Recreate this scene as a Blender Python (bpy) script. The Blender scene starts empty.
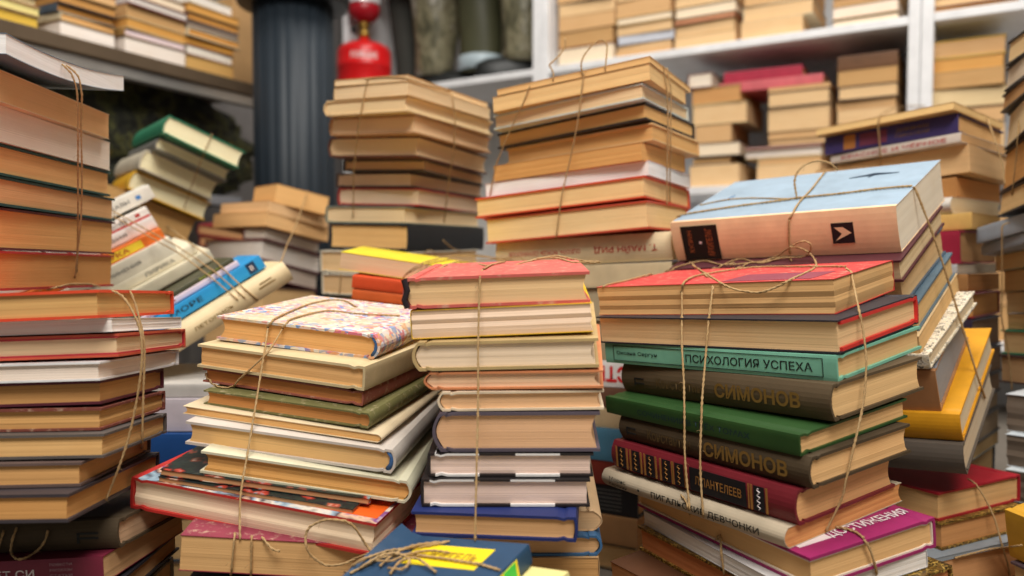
import bpy, bmesh, math, random, zlib
from mathutils import Vector, Matrix, Euler
random.seed(7)
SC = bpy.context.scene
COL = SC.collection
R = math.radians
CAMZ = 0.37

# ------------------------------------------------------------------ materials
def lin(h):
    h = h.lstrip('#')
    out = []
    for i in (0, 2, 4):
        c = int(h[i:i+2], 16) / 255
        out.append(c / 12.92 if c <= .04045 else ((c + .055) / 1.055) ** 2.4)
    return (*out, 1)

MATS = {}
class NT:
    def __init__(s, name, rough=.5):
        s.m = bpy.data.materials.new(name); s.m.use_nodes = True
        s.t = s.m.node_tree; s.p = s.t.nodes['Principled BSDF']
        s.p.inputs['Roughness'].default_value = rough
        s.p.inputs['Specular IOR Level'].default_value = .35
    def n(s, typ, **kw):
        nd = s.t.nodes.new(typ)
        for k, v in kw.items():
            if k in nd.inputs.keys(): nd.inputs[k].default_value = v
            else: setattr(nd, k, v)
        return nd
    def l(s, a, b): s.t.links.new(a, b)
    def coord(s, scale=(1, 1, 1), loc=(0, 0, 0), rnd=True):
        tc = s.n('ShaderNodeTexCoord'); mp = s.n('ShaderNodeMapping')
        mp.inputs['Scale'].default_value = scale; mp.inputs['Location'].default_value = loc
        if rnd:
            oi = s.n('ShaderNodeObjectInfo'); ad = s.n('ShaderNodeVectorMath', operation='ADD')
            s.l(tc.outputs['Object'], ad.inputs[0])
            ml = s.n('ShaderNodeMath', operation='MULTIPLY'); ml.inputs[1].default_value = 3.7
            s.l(oi.outputs['Random'], ml.inputs[0]); s.l(ml.outputs[0], ad.inputs[1])
            s.l(ad.outputs[0], mp.inputs['Vector'])
        else:
            s.l(tc.outputs['Object'], mp.inputs['Vector'])
        return mp.outputs[0]
    def noise(s, vec, scale, detail=3, rough=.5):
        nd = s.n('ShaderNodeTexNoise'); nd.inputs['Scale'].default_value = scale
        nd.inputs['Detail'].default_value = detail; nd.inputs['Roughness'].default_value = rough
        s.l(vec, nd.inputs['Vector']); return nd.outputs['Fac']
    def ramp(s, fac, stops, interp='LINEAR'):
        r = s.n('ShaderNodeValToRGB'); e = r.color_ramp; e.interpolation = interp
        while len(e.elements) < len(stops): e.elements.new(.5)
        for el, (p, c) in zip(e.elements, stops): el.position = p; el.color = c
        s.l(fac, r.inputs['Fac']); return r.outputs['Color']
    def mix(s, fac, a, b, mode='MIX'):
        m = s.n('ShaderNodeMix', data_type='RGBA', blend_type=mode)
        for sock, v in ((m.inputs[0], fac), (m.inputs[6], a), (m.inputs[7], b)):
            if hasattr(v, 'node'): s.l(v, sock)
            else: sock.default_value = v
        return m.outputs[2]
    def bump(s, h, strength=.3, dist=.001):
        b = s.n('ShaderNodeBump'); b.inputs['Strength'].default_value = strength; b.inputs['Distance'].default_value = dist
        s.l(h, b.inputs['Height']); s.l(b.outputs[0], s.p.inputs['Normal'])
    def base(s, c):
        if hasattr(c, 'node'): s.l(c, s.p.inputs['Base Color'])
        else: s.p.inputs['Base Color'].default_value = c

def mul(c, k): return (min(c[0]*k, 1), min(c[1]*k, 1), min(c[2]*k, 1), 1)

def page_mat(h):
    k = 'pages_' + h
    if k in MATS: return MATS[k]
    s = NT(k, .85); s.p.inputs['Specular IOR Level'].default_value = .1
    c = lin(h); c = (min(.95, c[0]*1.18), min(.93, c[1]*1.15), min(.9, c[2]*1.12), 1)
    fine = s.noise(s.coord((5, 5, 1100)), 1.0, 2, .6)
    coarse = s.noise(s.coord((3, 3, 230), (3, 1, 2)), 1.0, 2, .5)
    blot = s.noise(s.coord((22, 22, 40), (1, 5, 2)), 1.0, 4, .6)
    a = s.ramp(fine, [(.28, mul(c, .74)), (.45, mul(c, .97)), (.7, mul(c, 1.04))])
    b = s.mix(s.ramp(coarse, [(.38, (1, 1, 1, 1)), (.6, (0, 0, 0, 1))]), a, mul(c, .95))
    d = s.mix(s.ramp(blot, [(.45, (0, 0, 0, 1)), (.8, (.25, .25, .25, 1))]), b, (c[0]*.82, c[1]*.66, c[2]*.5, 1))
    s.base(d); s.bump(fine, .35, .0007)
    MATS[k] = s.m; return s.m

def cover_mat(h, style='plain'):
    k = 'cover_%s_%s' % (style, h)
    if k in MATS: return MATS[k]
    s = NT(k, .48); c = lin(h)
    v = s.coord()
    if style in ('plain', 'cloth', 'worn'):
        n1 = s.noise(v, 30, 5, .6)
        col = s.ramp(n1, [(.3, mul(c, .86)), (.7, mul(c, 1.1))])
        if style == 'worn':
            n2 = s.noise(v, 140, 6, .7)
            pale = (c[0]*.5+.34, c[1]*.5+.27, c[2]*.5+.18, 1)
            col = s.mix(s.ramp(n2, [(.55, (0, 0, 0, 1)), (.68, (1, 1, 1, 1))]), col, pale)
            s.p.inputs['Roughness'].default_value = .7
        if style == 'cloth':
            s.p.inputs['Roughness'].default_value = .75
            s.bump(s.noise(v, 1400, 2), .25, .0004)
        else: s.bump(s.noise(v, 260, 4), .06, .0006)
        s.base(col)
    elif style == 'floral':
        vo = s.n('ShaderNodeTexVoronoi'); vo.inputs['Scale'].default_value = 240; s.l(v, vo.inputs['Vector'])
        sep = s.n('ShaderNodeSeparateColor'); s.l(vo.outputs['Color'], sep.inputs[0])
        flo = s.ramp(sep.outputs[0], [(0, lin('E7C9C4')), (.22, lin('CF5C7E')), (.38, lin('D9DCE6')), (.5, lin('4C86C6')), (.66, lin('E9DFCB')), (.78, lin('D98A5A')), (.9, lin('8A78B8'))], 'CONSTANT')
        n2 = s.noise(v, 26, 4, .6)
        col = s.mix(s.ramp(n2, [(.4, (.15, .15, .15, 1)), (.62, (.85, .85, .85, 1))]), lin(h), flo)
        s.base(col); s.p.inputs['Roughness'].default_value = .6
    elif style in ('comic', 'picture', 'ornate', 'pebble'):
        pal = dict(comic=['E0B24A', '7C9AA0', 'B8402E', '1A1C20', '26332C', '1E2024', '2C3A34', 'B0503A', 'D9C6B0'],
                   picture=['C9463A', '7A3C86', '2C2A3A', 'D8CDBE', '8FA6B4', '4A3C46', 'D9B498', '7A3C86', 'E8DCC8'],
                   ornate=['2A2016', 'B88A3C', '3A2A18', '8A6428', '1E1812', 'C9A24E', '4A3418', '2A2016', 'A5803A'],
                   pebble=['EFE8D4', 'D9CDB2', '2C2A26', 'EDE6D2', 'CFC0A0', 'F0EADA', '6A6254', 'E4DAC2', 'EFE8D4'])[style]
        n2 = s.noise(s.coord((1, 1, 1)), {'comic': 42, 'picture': 24, 'ornate': 170, 'pebble': 110}[style], 3, .55)
        stops = [(.26 + .055*i, lin(p)) for i, p in enumerate(pal)]
        s.base(s.ramp(n2, stops)); s.p.inputs['Roughness'].default_value = .35
        if style == 'ornate': s.p.inputs['Metallic'].default_value = .25
    elif style == 'stripes':
        w = s.n('ShaderNodeTexWave', wave_type='BANDS', bands_direction='X'); w.inputs['Scale'].default_value = 5.6
        w.inputs['Phase Offset'].default_value = 1.0
        s.l(s.coord(rnd=False), w.inputs['Vector'])
        s.base(s.ramp(w.outputs['Fac'], [(.0, lin('2A2424')), (.42, lin('E9E6E2'))], 'CONSTANT'))
    MATS[k] = s.m; return s.m

def flat_mat(name, h, rough=.5, metal=0.0, bump=0):
    k = name + h
    if k in MATS: return MATS[k]
    s = NT(name, rough); c = lin(h); s.p.inputs['Metallic'].default_value = metal
    n1 = s.noise(s.coord(), 18, 5, .6)
    s.base(s.ramp(n1, [(.3, mul(c, .9)), (.7, mul(c, 1.07))]))
    if bump: s.bump(s.noise(s.coord(), 220, 4), .15, bump)
    MATS[k] = s.m; return s.m

# ------------------------------------------------------------------ objects
def link(name, bm, mats, parent=None, smooth=False):
    me = bpy.data.meshes.new(name)
    bmesh.ops.recalc_face_normals(bm, faces=bm.faces)
    bm.to_mesh(me); bm.free()
    for m in (mats if isinstance(mats, (list, tuple)) else [mats]): me.materials.append(m)
    if smooth:
        for p in me.polygons: p.use_smooth = True
    o = bpy.data.objects.new(name, me); COL.objects.link(o)
    if parent: o.parent = parent
    return o
def tag(o, label, cat, group=None):
    o['label'] = label; o['category'] = cat
    if group: o['group'] = group
    return o
def structure(name, bm, m, parent=None):
    o = link(name, bm, m, parent)
    if parent is None: o['kind'] = 'structure'
    return o
def empty(name, loc, rot=None):
    o = bpy.data.objects.new(name, None); COL.objects.link(o); o.location = loc
    o.empty_display_size = .02
    if rot is not None: o.rotation_mode = 'YXZ'; o.rotation_euler = rot
    return o
def box(bm, x0, x1, y0, y1, z0, z1, mi=0, M=None):
    v = [bm.verts.new((x, y, z)) for z in (z0, z1) for y in (y0, y1) for x in (x0, x1)]
    if M is not None:
        for q in v: q.co = M @ q.co
    for f in ((0, 2, 3, 1), (4, 5, 7, 6), (0, 1, 5, 4), (2, 6, 7, 3), (0, 4, 6, 2), (1, 3, 7, 5)):
        bm.faces.new([v[i] for i in f]).material_index = mi
def tube(bm, pts, rad, seg=7, mi=0):
    pts = [Vector(p) for p in pts]; rings = []; up = None
    for i, p in enumerate(pts):
        t = (pts[min(i+1, len(pts)-1)] - pts[max(i-1, 0)])
        if t.length < 1e-9: t = Vector((0, 0, 1))
        t.normalize()
        if up is None:
            up = t.orthogonal().normalized()
        else:
            up = (up - t * up.dot(t))
            up = up.normalized() if up.length > 1e-6 else t.orthogonal().normalized()
        b = t.cross(up); r = rad(i / max(1, len(pts)-1)) if callable(rad) else rad
        rings.append([bm.verts.new(p + r*(math.cos(a)*up + math.sin(a)*b)) for a in [2*math.pi*k/seg for k in range(seg)]])
    for A, B in zip(rings, rings[1:]):
        for k in range(seg): bm.faces.new((A[k], A[(k+1) % seg], B[(k+1) % seg], B[k])).material_index = mi
    bm.faces.new(rings[0][::-1]).material_index = mi; bm.faces.new(rings[-1]).material_index = mi
def lathe(bm, prof, seg=32, M=None, mi=0):
    rings = []
    for r, z in prof:
        rings.append([bm.verts.new((r*math.cos(2*math.pi*k/seg), r*math.sin(2*math.pi*k/seg), z)) for k in range(seg)])
    if M is not None:
        for g in rings:
            for q in g: q.co = M @ q.co
    for A, B in zip(rings, rings[1:]):
        for k in range(seg): bm.faces.new((A[k], A[(k+1) % seg], B[(k+1) % seg], B[k])).material_index = mi
    bm.faces.new(rings[0][::-1]).material_index = mi; bm.faces.new(rings[-1]).material_index = mi

FONT = None
def lettering(txt, size, mat, parent, M, name='title', width=None, bold=.012):
    cu = bpy.data.curves.new('tmp', 'FONT'); cu.body = txt; cu.size = 1; cu.align_x = 'CENTER'; cu.align_y = 'CENTER'; cu.resolution_u = 2; cu.offset = bold
    to = bpy.data.objects.new('tmp', cu); COL.objects.link(to)
    bpy.context.view_layer.update()
    me = bpy.data.meshes.new_from_object(to.evaluated_get(bpy.context.evaluated_depsgraph_get()))
    bpy.data.objects.remove(to); bpy.data.curves.remove(cu)
    xs = [v.co.x for v in me.vertices]; ys = [v.co.y for v in me.vertices]
    w, h = max(xs)-min(xs), max(ys)-min(ys); cx, cy = (max(xs)+min(xs))/2, (max(ys)+min(ys))/2
    sy = size/h; sx = (width/w) if width else sy
    for v in me.vertices: v.co = M @ Vector(((v.co.x-cx)*sx, (v.co.y-cy)*sy, 0))
    me.name = name; me.materials.append(mat)
    o = bpy.data.objects.new(name, me); COL.objects.link(o); o.parent = parent
    return o

# ------------------------------------------------------------------ the book
def book_axes(spine, a, b):
    """returns (S, W, fn) with fn(s, w, z) -> local point; w runs from the spine (0) to the fore-edge (W)"""
    if spine == 'F': return a, b, lambda s, w, z: Vector((s, -b/2 + w, z))
    if spine == 'B': return a, b, lambda s, w, z: Vector((-s, b/2 - w, z))
    if spine == 'R': return b, a, lambda s, w, z: Vector((a/2 - w, s, z))
    return b, a, lambda s, w, z: Vector((-a/2 + w, -s, z))

def make_book(label, group, loc, rot, a, b, t, spine='F', kind='h', cover='888888', pages='E3C9A0', style='plain',
              rnd=0.0, inner=None, lining=0, boards=0, top=None, bend=None, category='book', jit=1.0, curl=False):
    e = empty('book', loc, rot); tag(e, label, category, group)
    S, W, fn = book_axes(spine, a, b)
    hard = kind == 'h'
    bt = min(.0021, t*.11) if hard else .0005
    if lining: bt = .0012
    oh = .0016 if hard else 0.0
    if boards: bt = boards
    s0 = rnd
    bd = bend if bend else (lambda s, w: 0.0)
    NS = 14 if bend else 3
    rng = random.Random(zlib.crc32(label.encode()) % 99991 + int(t*1e6))
    # page block
    bm = bmesh.new(); nz = 7 if t > .009 else 4; rings = []
    for i in range(nz):
        f = i/(nz-1); z = bt + f*(t - 2*bt); cv = s0*math.sin(math.pi*f)
        j = lambda: rng.uniform(-1, 1) * .00015 * jit
        w0 = bt + .0004 + s0 - cv; w1 = W - oh - .0006 - .75*cv + j(); sa = -S/2 + oh + .0006 + j(); sb = S/2 - oh - .0006 + j()
        ring = []
        for k in range(NS): ring.append((sa + (sb-sa)*k/(NS-1), w0))
        for k in range(NS): ring.append((sb + (sa-sb)*k/(NS-1), w1))
        rings.append([bm.verts.new(fn(s, w, z + (0 if curl else bd(s, w)))) for s, w in ring])
    n = len(rings[0])
    for A, B in zip(rings, rings[1:]):
        for k in range(n): bm.faces.new((A[k], A[(k+1) % n], B[(k+1) % n], B[k]))
    for rg in (rings[0], rings[-1]):
        for k in range(NS-1): bm.faces.new((rg[k], rg[k+1], rg[n-2-k], rg[n-1-k]))
    link('page_block', bm, page_mat(pages), e)
    # cover: C-shaped shell
    def shell(off, th, ext):
        outer, inner_ = [], []
        zt, zb = t - off, off
        W1 = W - ext
        pts = [(W1, zt)] + ([(W1*q, zt) for q in (.92, .84, .76, .6, .4)] if bend else []) + [(.014, zt), (.0095, zt - (.0011 if hard else 0)), (.006 + s0, zt)]
        K = 9
        for i in range(K):
            f = i/(K-1); pts.append((s0*(1 - math.sin(math.pi*f)) + off + .0006*abs(2*f-1)**4, zt + (zb - zt)*f))
        pts += [(.006 + s0, zb), (.0095, zb + (.0011 if hard else 0)), (.014, zb)] + ([(W1*q, zb) for q in (.4, .6, .76, .84, .92)] if bend else []) + [(W1, zb)]
        m = len(pts)
        for i, (w, z) in enumerate(pts):
            outer.append((w, z))
            ne = 9 if bend else 4
            if i < ne: inner_.append((w if i == 0 else max(w, s0 + off + th), z - th))
            elif i >= m-ne: inner_.append((w if i == m-1 else max(w, s0 + off + th), z + th))
            else: inner_.append((w + th, min(max(z, zb + th), zt - th)))
        return outer, inner_
    def build(outer, inner_, se, mi_fn=None):
        bm = bmesh.new(); cols = []
        for k in range(NS if bend else 2):
            s = -se + 2*se*k/((NS if bend else 2)-1)
            cols.append(([bm.verts.new(fn(s, w, z + bd(s, w))) for w, z in outer], [bm.verts.new(fn(s, w, z + bd(s, w))) for w, z in inner_]))
        m = len(outer)
        for (o1, i1), (o2, i2) in zip(cols, cols[1:]):
            for i in range(m-1):
                f = bm.faces.new((o1[i], o1[i+1], o2[i+1], o2[i]))
                if mi_fn: f.material_index = mi_fn(i, m)
                bm.faces.new((i1[i+1], i1[i], i2[i], i2[i+1]))
            bm.faces.new((o1[0], o2[0], i2[0], i1[0])); bm.faces.new((o1[-1], i1[-1], i2[-1], o2[-1]))
        for o1, i1 in (cols[0], cols[-1]):
            for i in range(m-1):
                try: bm.faces.new((o1[i], i1[i], i1[i+1], o1[i+1]))
                except ValueError: pass
        return bm
    mats = [cover_mat(cover, style)]; mi_fn = None
    if top:
        mats.append(cover_mat(*top) if isinstance(top, tuple) else cover_mat(top))
        mi_fn = lambda i, m: 1 if i < (8 if bend else 3) else 0
    o_, i_ = shell(0, bt, 0)
    cv = link('cover', build(o_, i_, S/2, mi_fn), mats, e)
    if inner:
        o_, i_ = shell(bt*.98, lining or .0012, .005 if lining else .0005)
        link('endpaper', build(o_, i_, S/2 + (.0003 if lining else -.0008)), cover_mat(inner), e)
    return e

def face_matrix(face, a, b, t, u, v, flip=False, lift=.0004, rotq=0):
    """matrix placing a flat thing on a book face; u along the face's width from its centre, v its height"""
    if face == 'F':   M = Matrix.Translation((u, -b/2 - lift, v)) @ Euler((R(90), 0, 0)).to_matrix().to_4x4()
    elif face == 'R': M = Matrix.Translation((a/2 + lift, u, v)) @ Euler((R(90), 0, R(90))).to_matrix().to_4x4()
    else:             M = Matrix.Translation((u, v, t + lift))
    return M @ Matrix.Rotation(R(rotq + (180 if flip else 0)), 4, 'Z')
def patch(parent, M, w, h, mat, name, th=.0003):
    bm = bmesh.new(); box(bm, -w/2, w/2, -h/2, h/2, -th, 0, M=M); return link(name, bm, mat, parent)

def twine_mat():
    if 'twine' in MATS: return MATS['twine']
    s = NT('jute_twine', .9); s.p.inputs['Specular IOR Level'].default_value = .1
    v = s.coord(); n1 = s.noise(v, 700, 3, .6); n2 = s.noise(v, 60, 3)
    c = s.mix(n2, lin('9C774A'), lin('CCB084'))
    s.base(s.mix(s.ramp(n1, [(.35, (.3, .3, .3, 1)), (.6, (0, 0, 0, 1))]), c, lin('8A6840')))
    s.bump(n1, .6, .0006)
    MATS['twine'] = s.m; return s.m
def make_twine(label, strands, rad=.0011, group='twine tying the book bundles'):
    e = empty('twine', strands[0][1][0]); tag(e, label, 'string', group)
    org = Vector(strands[0][1][0])
    for name, pts, rr in strands:
        P = [Vector(p) - org for p in pts]
        # smooth resample
        Q = []
        for i in range(len(P)-1):
            p0, p1, p2, p3 = P[max(i-1, 0)], P[i], P[i+1], P[min(i+2, len(P)-1)]
            n = max(2, int((p2-p1).length/.0035))
            for k in range(n):
                u = k/n
                Q.append(.5*((2*p1) + (p2-p0)*u + (2*p0-5*p1+4*p2-p3)*u*u + (3*p1-p0-3*p2+p3)*u**3))
        Q.append(P[-1])
        bm = bmesh.new()
        if len(Q) > 2:
            up = Vector((.3, .5, .8)).normalized()
            for ph in (0, math.pi):                       # two plies twisted round each other
                L = 0; pl = []
                for i, p in enumerate(Q):
                    if i: L += (p - Q[i-1]).length
                    t = (Q[min(i+1, len(Q)-1)] - Q[max(i-1, 0)]).normalized()
                    x = t.cross(up).normalized() if abs(t.dot(up)) < .98 else t.orthogonal(); y = t.cross(x)
                    an = L*650 + ph
                    pl.append(p + rr*.36*(math.cos(an)*x + math.sin(an)*y))
                tube(bm, pl, rr*.52, 5)
            rng = random.Random(len(Q))
            for i in range(0, len(Q), 2):                 # loose fibres
                if rng.random() < .45:
                    d = Vector((rng.uniform(-1, 1), rng.uniform(-1, 1), rng.uniform(-1, 1))).normalized()
                    q = Q[i]; l = rng.uniform(.002, .0055)
                    tube(bm, [q, q + d*l*.6, q + d*l + Vector((0, 0, -l*.3))], .00011, 3)
        link(name, bm, twine_mat(), e, smooth=True)
    return e

# ------------------------------------------------------------------ the books of the bundles
# key, label, group, location, tilt, size, spine side, kind, cover, pages, extras
BOOKS = [
('M1', 'thick red-covered worn paperback, topmost in right front bundle', 'books in the right front bundle', [0.2068, 0.7008, 0.3268], [0.0977, -0.056, -0.7462], 0.2181, 0.1365, 0.0263, 'B', 's', 'C23A38', 'D2A974', {'top': ('C8423E', 'worn'), 'jit': 5}),
('M2', 'black hardback with red-lined edges, second from top in right front bundle', 'books in the right front bundle', [0.2084, 0.6796, 0.3016], [0.0944, -0.0478, -0.8326], 0.2264, 0.1442, 0.024, 'B', 'h', '2B2A33', 'DDBB8C', {'inner': 'D2342E', 'lining': 0.0026, 'rnd': 0.001}),
('M3', 'mint green hardback with black spine lettering, third from top in right front bundle', 'books in the right front bundle', [0.2118, 0.6762, 0.2824], [0.0904, -0.0417, -0.8605], 0.2203, 0.1421, 0.0185, 'F', 'h', '80C0A5', 'D9B27E', {}),
('M4', 'brown gilt-lettered hardback above the green one, fourth from top in right front bundle', 'books in the right front bundle', [0.2124, 0.658, 0.2548], [0.0875, -0.0411, -0.953], 0.2092, 0.1258, 0.0261, 'F', 'h', '584832', 'DDB883', {'rnd': 0.004, 'style': 'cloth'}),
('M5', 'dark green flat-spined hardback, fifth from top in right front bundle', 'books in the right front bundle', [0.1947, 0.6456, 0.2369], [0.0945, -0.0218, -0.9939], 0.2038, 0.1301, 0.0149, 'F', 'h', '2B4C23', 'D9AE78', {}),
('M6', 'brown gilt-lettered hardback under the green one, sixth from top in right front bundle', 'books in the right front bundle', [0.1985, 0.634, 0.214], [0.0814, -0.0221, -1.0045], 0.1962, 0.12, 0.0221, 'F', 'h', '493B28', 'DDB27C', {'rnd': 0.004, 'style': 'cloth'}),
('M7', 'maroon hardback with black and gilt spine bands, seventh from top in right front bundle', 'books in the right front bundle', [0.19, 0.6352, 0.1877], [0.0799, -0.0199, -1.0025], 0.193, 0.117, 0.0249, 'F', 'h', '701E27', 'D9A873', {'rnd': 0.004}),
('M8', 'thin cream paperback with black lettering, lowest in right front bundle', 'books in the right front bundle', [0.1904, 0.6409, 0.1726], [0.0843, -0.0287, -1.017], 0.1989, 0.1356, 0.0146, 'F', 's', 'B9AA92', 'C98E58', {'rnd': 0.004}),
('O1', 'magenta hardback with white lettering on top, topmost in magenta-topped bundle', 'books in the magenta-topped bundle', [0.2104, 0.6251, 0.1516], [0.0873, -0.0205, -1.144], 0.2057, 0.1205, 0.0219, 'B', 'h', '98245F', 'D2A974', {'inner': 'E6D9C6'}),
('O2', 'thin white-grey book under the magenta one, second from top in magenta-topped bundle', 'books in the magenta-topped bundle', [0.2086, 0.6187, 0.1382], [0.0896, -0.0212, -1.1866], 0.1907, 0.1204, 0.0126, 'B', 's', 'C9C6C4', 'DCD8D2', {}),
('O3', 'brown-paged book with a flower patterned cover, third from top in magenta-topped bundle', 'books in the magenta-topped bundle', [0.2166, 0.6189, 0.1168], [0.0921, -0.0212, -1.1278], 0.2051, 0.1322, 0.0216, 'B', 'h', '6E6138', 'B9764A', {'style': 'ornate'}),
('O4', 'wide brown-covered book, lowest in magenta-topped bundle', 'books in the magenta-topped bundle', [0.1989, 0.6087, 0.0928], [0.0943, -0.0232, -1.0366], 0.2101, 0.1373, 0.0216, 'B', 's', '5B3A26', 'A87850', {}),
('K1', 'pink-red hardback with a cracked dark spine, topmost in centre front bundle', 'books in the centre front bundle', [-0.0086, 0.623, 0.3385], [0.0503, -0.0386, -0.0264], 0.1307, 0.1605, 0.0218, 'L', 'h', 'CC6258', 'E0BE8E', {'style': 'worn', 'rnd': 0.003}),
('K2', 'ragged paperback with yellow covers, second from top in centre front bundle', 'books in the centre front bundle', [-0.0021, 0.6367, 0.3188], [0.0535, -0.0478, -0.0552], 0.1274, 0.1877, 0.0203, 'L', 's', 'E6BC2A', 'E6CDB4', {'jit': 6}),
('K3', 'khaki-edged hardback with pale pages, third from top in centre front bundle', 'books in the centre front bundle', [0.0033, 0.6295, 0.2977], [0.0685, -0.0354, -0.086], 0.1293, 0.1906, 0.0203, 'L', 'h', 'BFA472', 'E8D2B6', {'rnd': 0.004}),
('K4', 'orange hardback with a rounded left spine, fourth from top in centre front bundle', 'books in the centre front bundle', [0.0097, 0.6294, 0.285], [0.0792, -0.029, -0.0975], 0.1247, 0.1897, 0.0124, 'L', 'h', 'D2875A', 'E2BF9C', {'rnd': 0.005}),
('K5', 'cream-covered narrow hardback, fifth from top in centre front bundle', 'books in the centre front bundle', [0.0106, 0.6297, 0.2709], [0.0882, -0.0235, -0.0502], 0.1152, 0.1897, 0.0137, 'L', 'h', 'E2CFB2', 'E2B78C', {'rnd': 0.003}),
('K6', 'thickest hardback with dark covers, sixth from top in centre front bundle', 'books in the centre front bundle', [0.0072, 0.6314, 0.2422], [0.094, -0.0155, -0.0459], 0.1164, 0.1897, 0.0282, 'L', 'h', '5E5560', 'E0B48C', {'rnd': 0.005}),
('K7', 'upper black and white striped book, seventh from top in centre front bundle', 'books in the centre front bundle', [0.0012, 0.6319, 0.2249], [0.0977, -0.0071, -0.0251], 0.1156, 0.1894, 0.0168, 'L', 'h', '2A2626', 'E6CDC0', {'style': 'stripes', 'top': '2A2626', 'boards': 0.0016}),
('K8', 'lower black and white striped book, eighth from top in centre front bundle', 'books in the centre front bundle', [-0.0026, 0.63, 0.2045], [0.0996, -0.0058, -0.0222], 0.1177, 0.1892, 0.0197, 'L', 'h', '2A2626', 'E6CDC0', {'style': 'stripes', 'top': '2A2626', 'boards': 0.0016}),
('K9', 'navy blue hardback, ninth from top in centre front bundle', 'books in the centre front bundle', [-0.0021, 0.6229, 0.1855], [0.1018, 0.0011, -0.1059], 0.1147, 0.1948, 0.0178, 'R', 'h', '27356F', 'DDB07E', {'rnd': 0.001}),
('K10', 'tan book with a rounded cream spine, tenth from top in centre front bundle', 'books in the centre front bundle', [0.0146, 0.6645, 0.1736], [0.096, -0.0114, -0.0306], 0.1107, 0.185, 0.0157, 'R', 's', 'DDB88C', 'DDB88C', {'rnd': 0.006}),
('K11', 'blue-edged book, eleventh from top in centre front bundle', 'books in the centre front bundle', [0.0145, 0.6613, 0.1569], [0.0949, -0.0154, -0.0309], 0.1101, 0.1899, 0.0159, 'R', 'h', '3E6A94', 'DDB07E', {'rnd': 0.004}),
('K12', 'tan paperback, lowest in centre front bundle', 'books in the centre front bundle', [0.0126, 0.661, 0.1404], [0.0944, -0.0174, -0.0324], 0.1099, 0.1898, 0.016, 'R', 's', 'C9A070', 'C99B63', {}),
('D1', 'worn hardback with a multicoloured floral cover, topmost in floral-topped bundle', 'books in the floral-topped bundle', [-0.1547, 0.7017, 0.2985], [0.0524, 0.0921, -0.2275], 0.1431, 0.1634, 0.0197, 'R', 'h', 'D9C6A0', 'D9A86C', {'style': 'floral', 'rnd': 0.005}),
('D2', 'hardback with a mustard cover and pale hinge, second from top in floral-topped bundle', 'books in the floral-topped bundle', [-0.1522, 0.6984, 0.279], [0.0482, 0.081, -0.2994], 0.1496, 0.201, 0.0186, 'R', 'h', 'CDB98E', 'DDAE74', {'style': 'worn'}),
('D3', 'reddish-brown worn hardback, third from top in floral-topped bundle', 'books in the floral-topped bundle', [-0.1519, 0.6987, 0.2675], [0.058, 0.0812, -0.3072], 0.1447, 0.1949, 0.011, 'R', 'h', '9A5848', 'C08450', {'style': 'worn'}),
('D4', 'olive green worn hardback, fourth from top in floral-topped bundle', 'books in the floral-topped bundle', [-0.1466, 0.6879, 0.2539], [0.0707, 0.0771, -0.2747], 0.1443, 0.2012, 0.0117, 'R', 'h', '6E6A3E', 'C48A52', {'style': 'worn', 'rnd': 0.002}),
('D5', 'thin cream paperback with crumpled spine, fifth from top in floral-topped bundle', 'books in the floral-topped bundle', [-0.155, 0.6795, 0.2469], [0.0803, 0.0916, -0.2186], 0.1647, 0.1938, 0.0063, 'R', 's', 'DCC8A4', 'DDAE70', {'rnd': 0.003, 'jit': 5}),
('D6', 'pale grey hardback with a blue headband, sixth from top in floral-topped bundle', 'books in the floral-topped bundle', [-0.154, 0.6513, 0.225], [0.0871, 0.0957, -0.1691], 0.1668, 0.1546, 0.0181, 'R', 'h', 'CFC5BA', 'DDB47A', {'rnd': 0.003}),
('D7', 'pale greenish-cream ragged book, seventh from top in floral-topped bundle', 'books in the floral-topped bundle', [-0.146, 0.6447, 0.2056], [0.088, 0.1253, -0.0872], 0.1596, 0.1577, 0.0171, 'R', 'h', 'DAD5B8', 'CF9C5C', {'rnd': 0.004, 'jit': 5}),
('D8', 'upper thin colourful booklet, eighth from top in floral-topped bundle', 'books in the floral-topped bundle', [-0.1724, 0.6642, 0.2048], [0.0738, 0.1084, -0.1089], 0.1601, 0.197, 0.0047, 'B', 's', '22262A', 'B98A62', {'style': 'comic'}),
('D8b', 'lower thin colourful booklet, ninth from top in floral-topped bundle', 'books in the floral-topped bundle', [-0.1699, 0.6622, 0.1996], [0.062, 0.1034, -0.1854], 0.1541, 0.2051, 0.0038, 'B', 's', '22262A', 'B98A62', {'style': 'comic'}),
('D9', 'big red hardback with a colourful top cover, tenth from top in floral-topped bundle', 'books in the floral-topped bundle', [-0.1685, 0.6585, 0.1744], [0.0484, 0.1024, -0.2337], 0.1979, 0.2059, 0.0242, 'L', 'h', 'BE2F2A', 'E8D2B4', {'top': ('C8573A', 'picture'), 'jit': 5}),
('D10', 'thick tan-paged book under the big red one, lowest in floral-topped bundle', 'books in the floral-topped bundle', [-0.1591, 0.652, 0.1468], [0.0529, 0.0883, 0.0766], 0.1678, 0.2133, 0.0259, 'B', 's', '8C2F40', 'D2A974', {'top': ('8C3848', 'worn')}),
('B1', 'bright orange-red hardback, topmost in left front bundle', 'books in the left front bundle', [-0.3895, 0.5954, 0.3193], [-0.0539, -0.0372, 0.0567], 0.2063, 0.1367, 0.0196, 'B', 'h', 'E04E2E', 'C9A066', {}),
('B2', 'thin white paperback, second from top in left front bundle', 'books in the left front bundle', [-0.3871, 0.6049, 0.3082], [-0.0727, -0.0303, 0.063], 0.2066, 0.1344, 0.0096, 'B', 's', 'E4E0DC', 'E2DCD6', {}),
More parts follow.
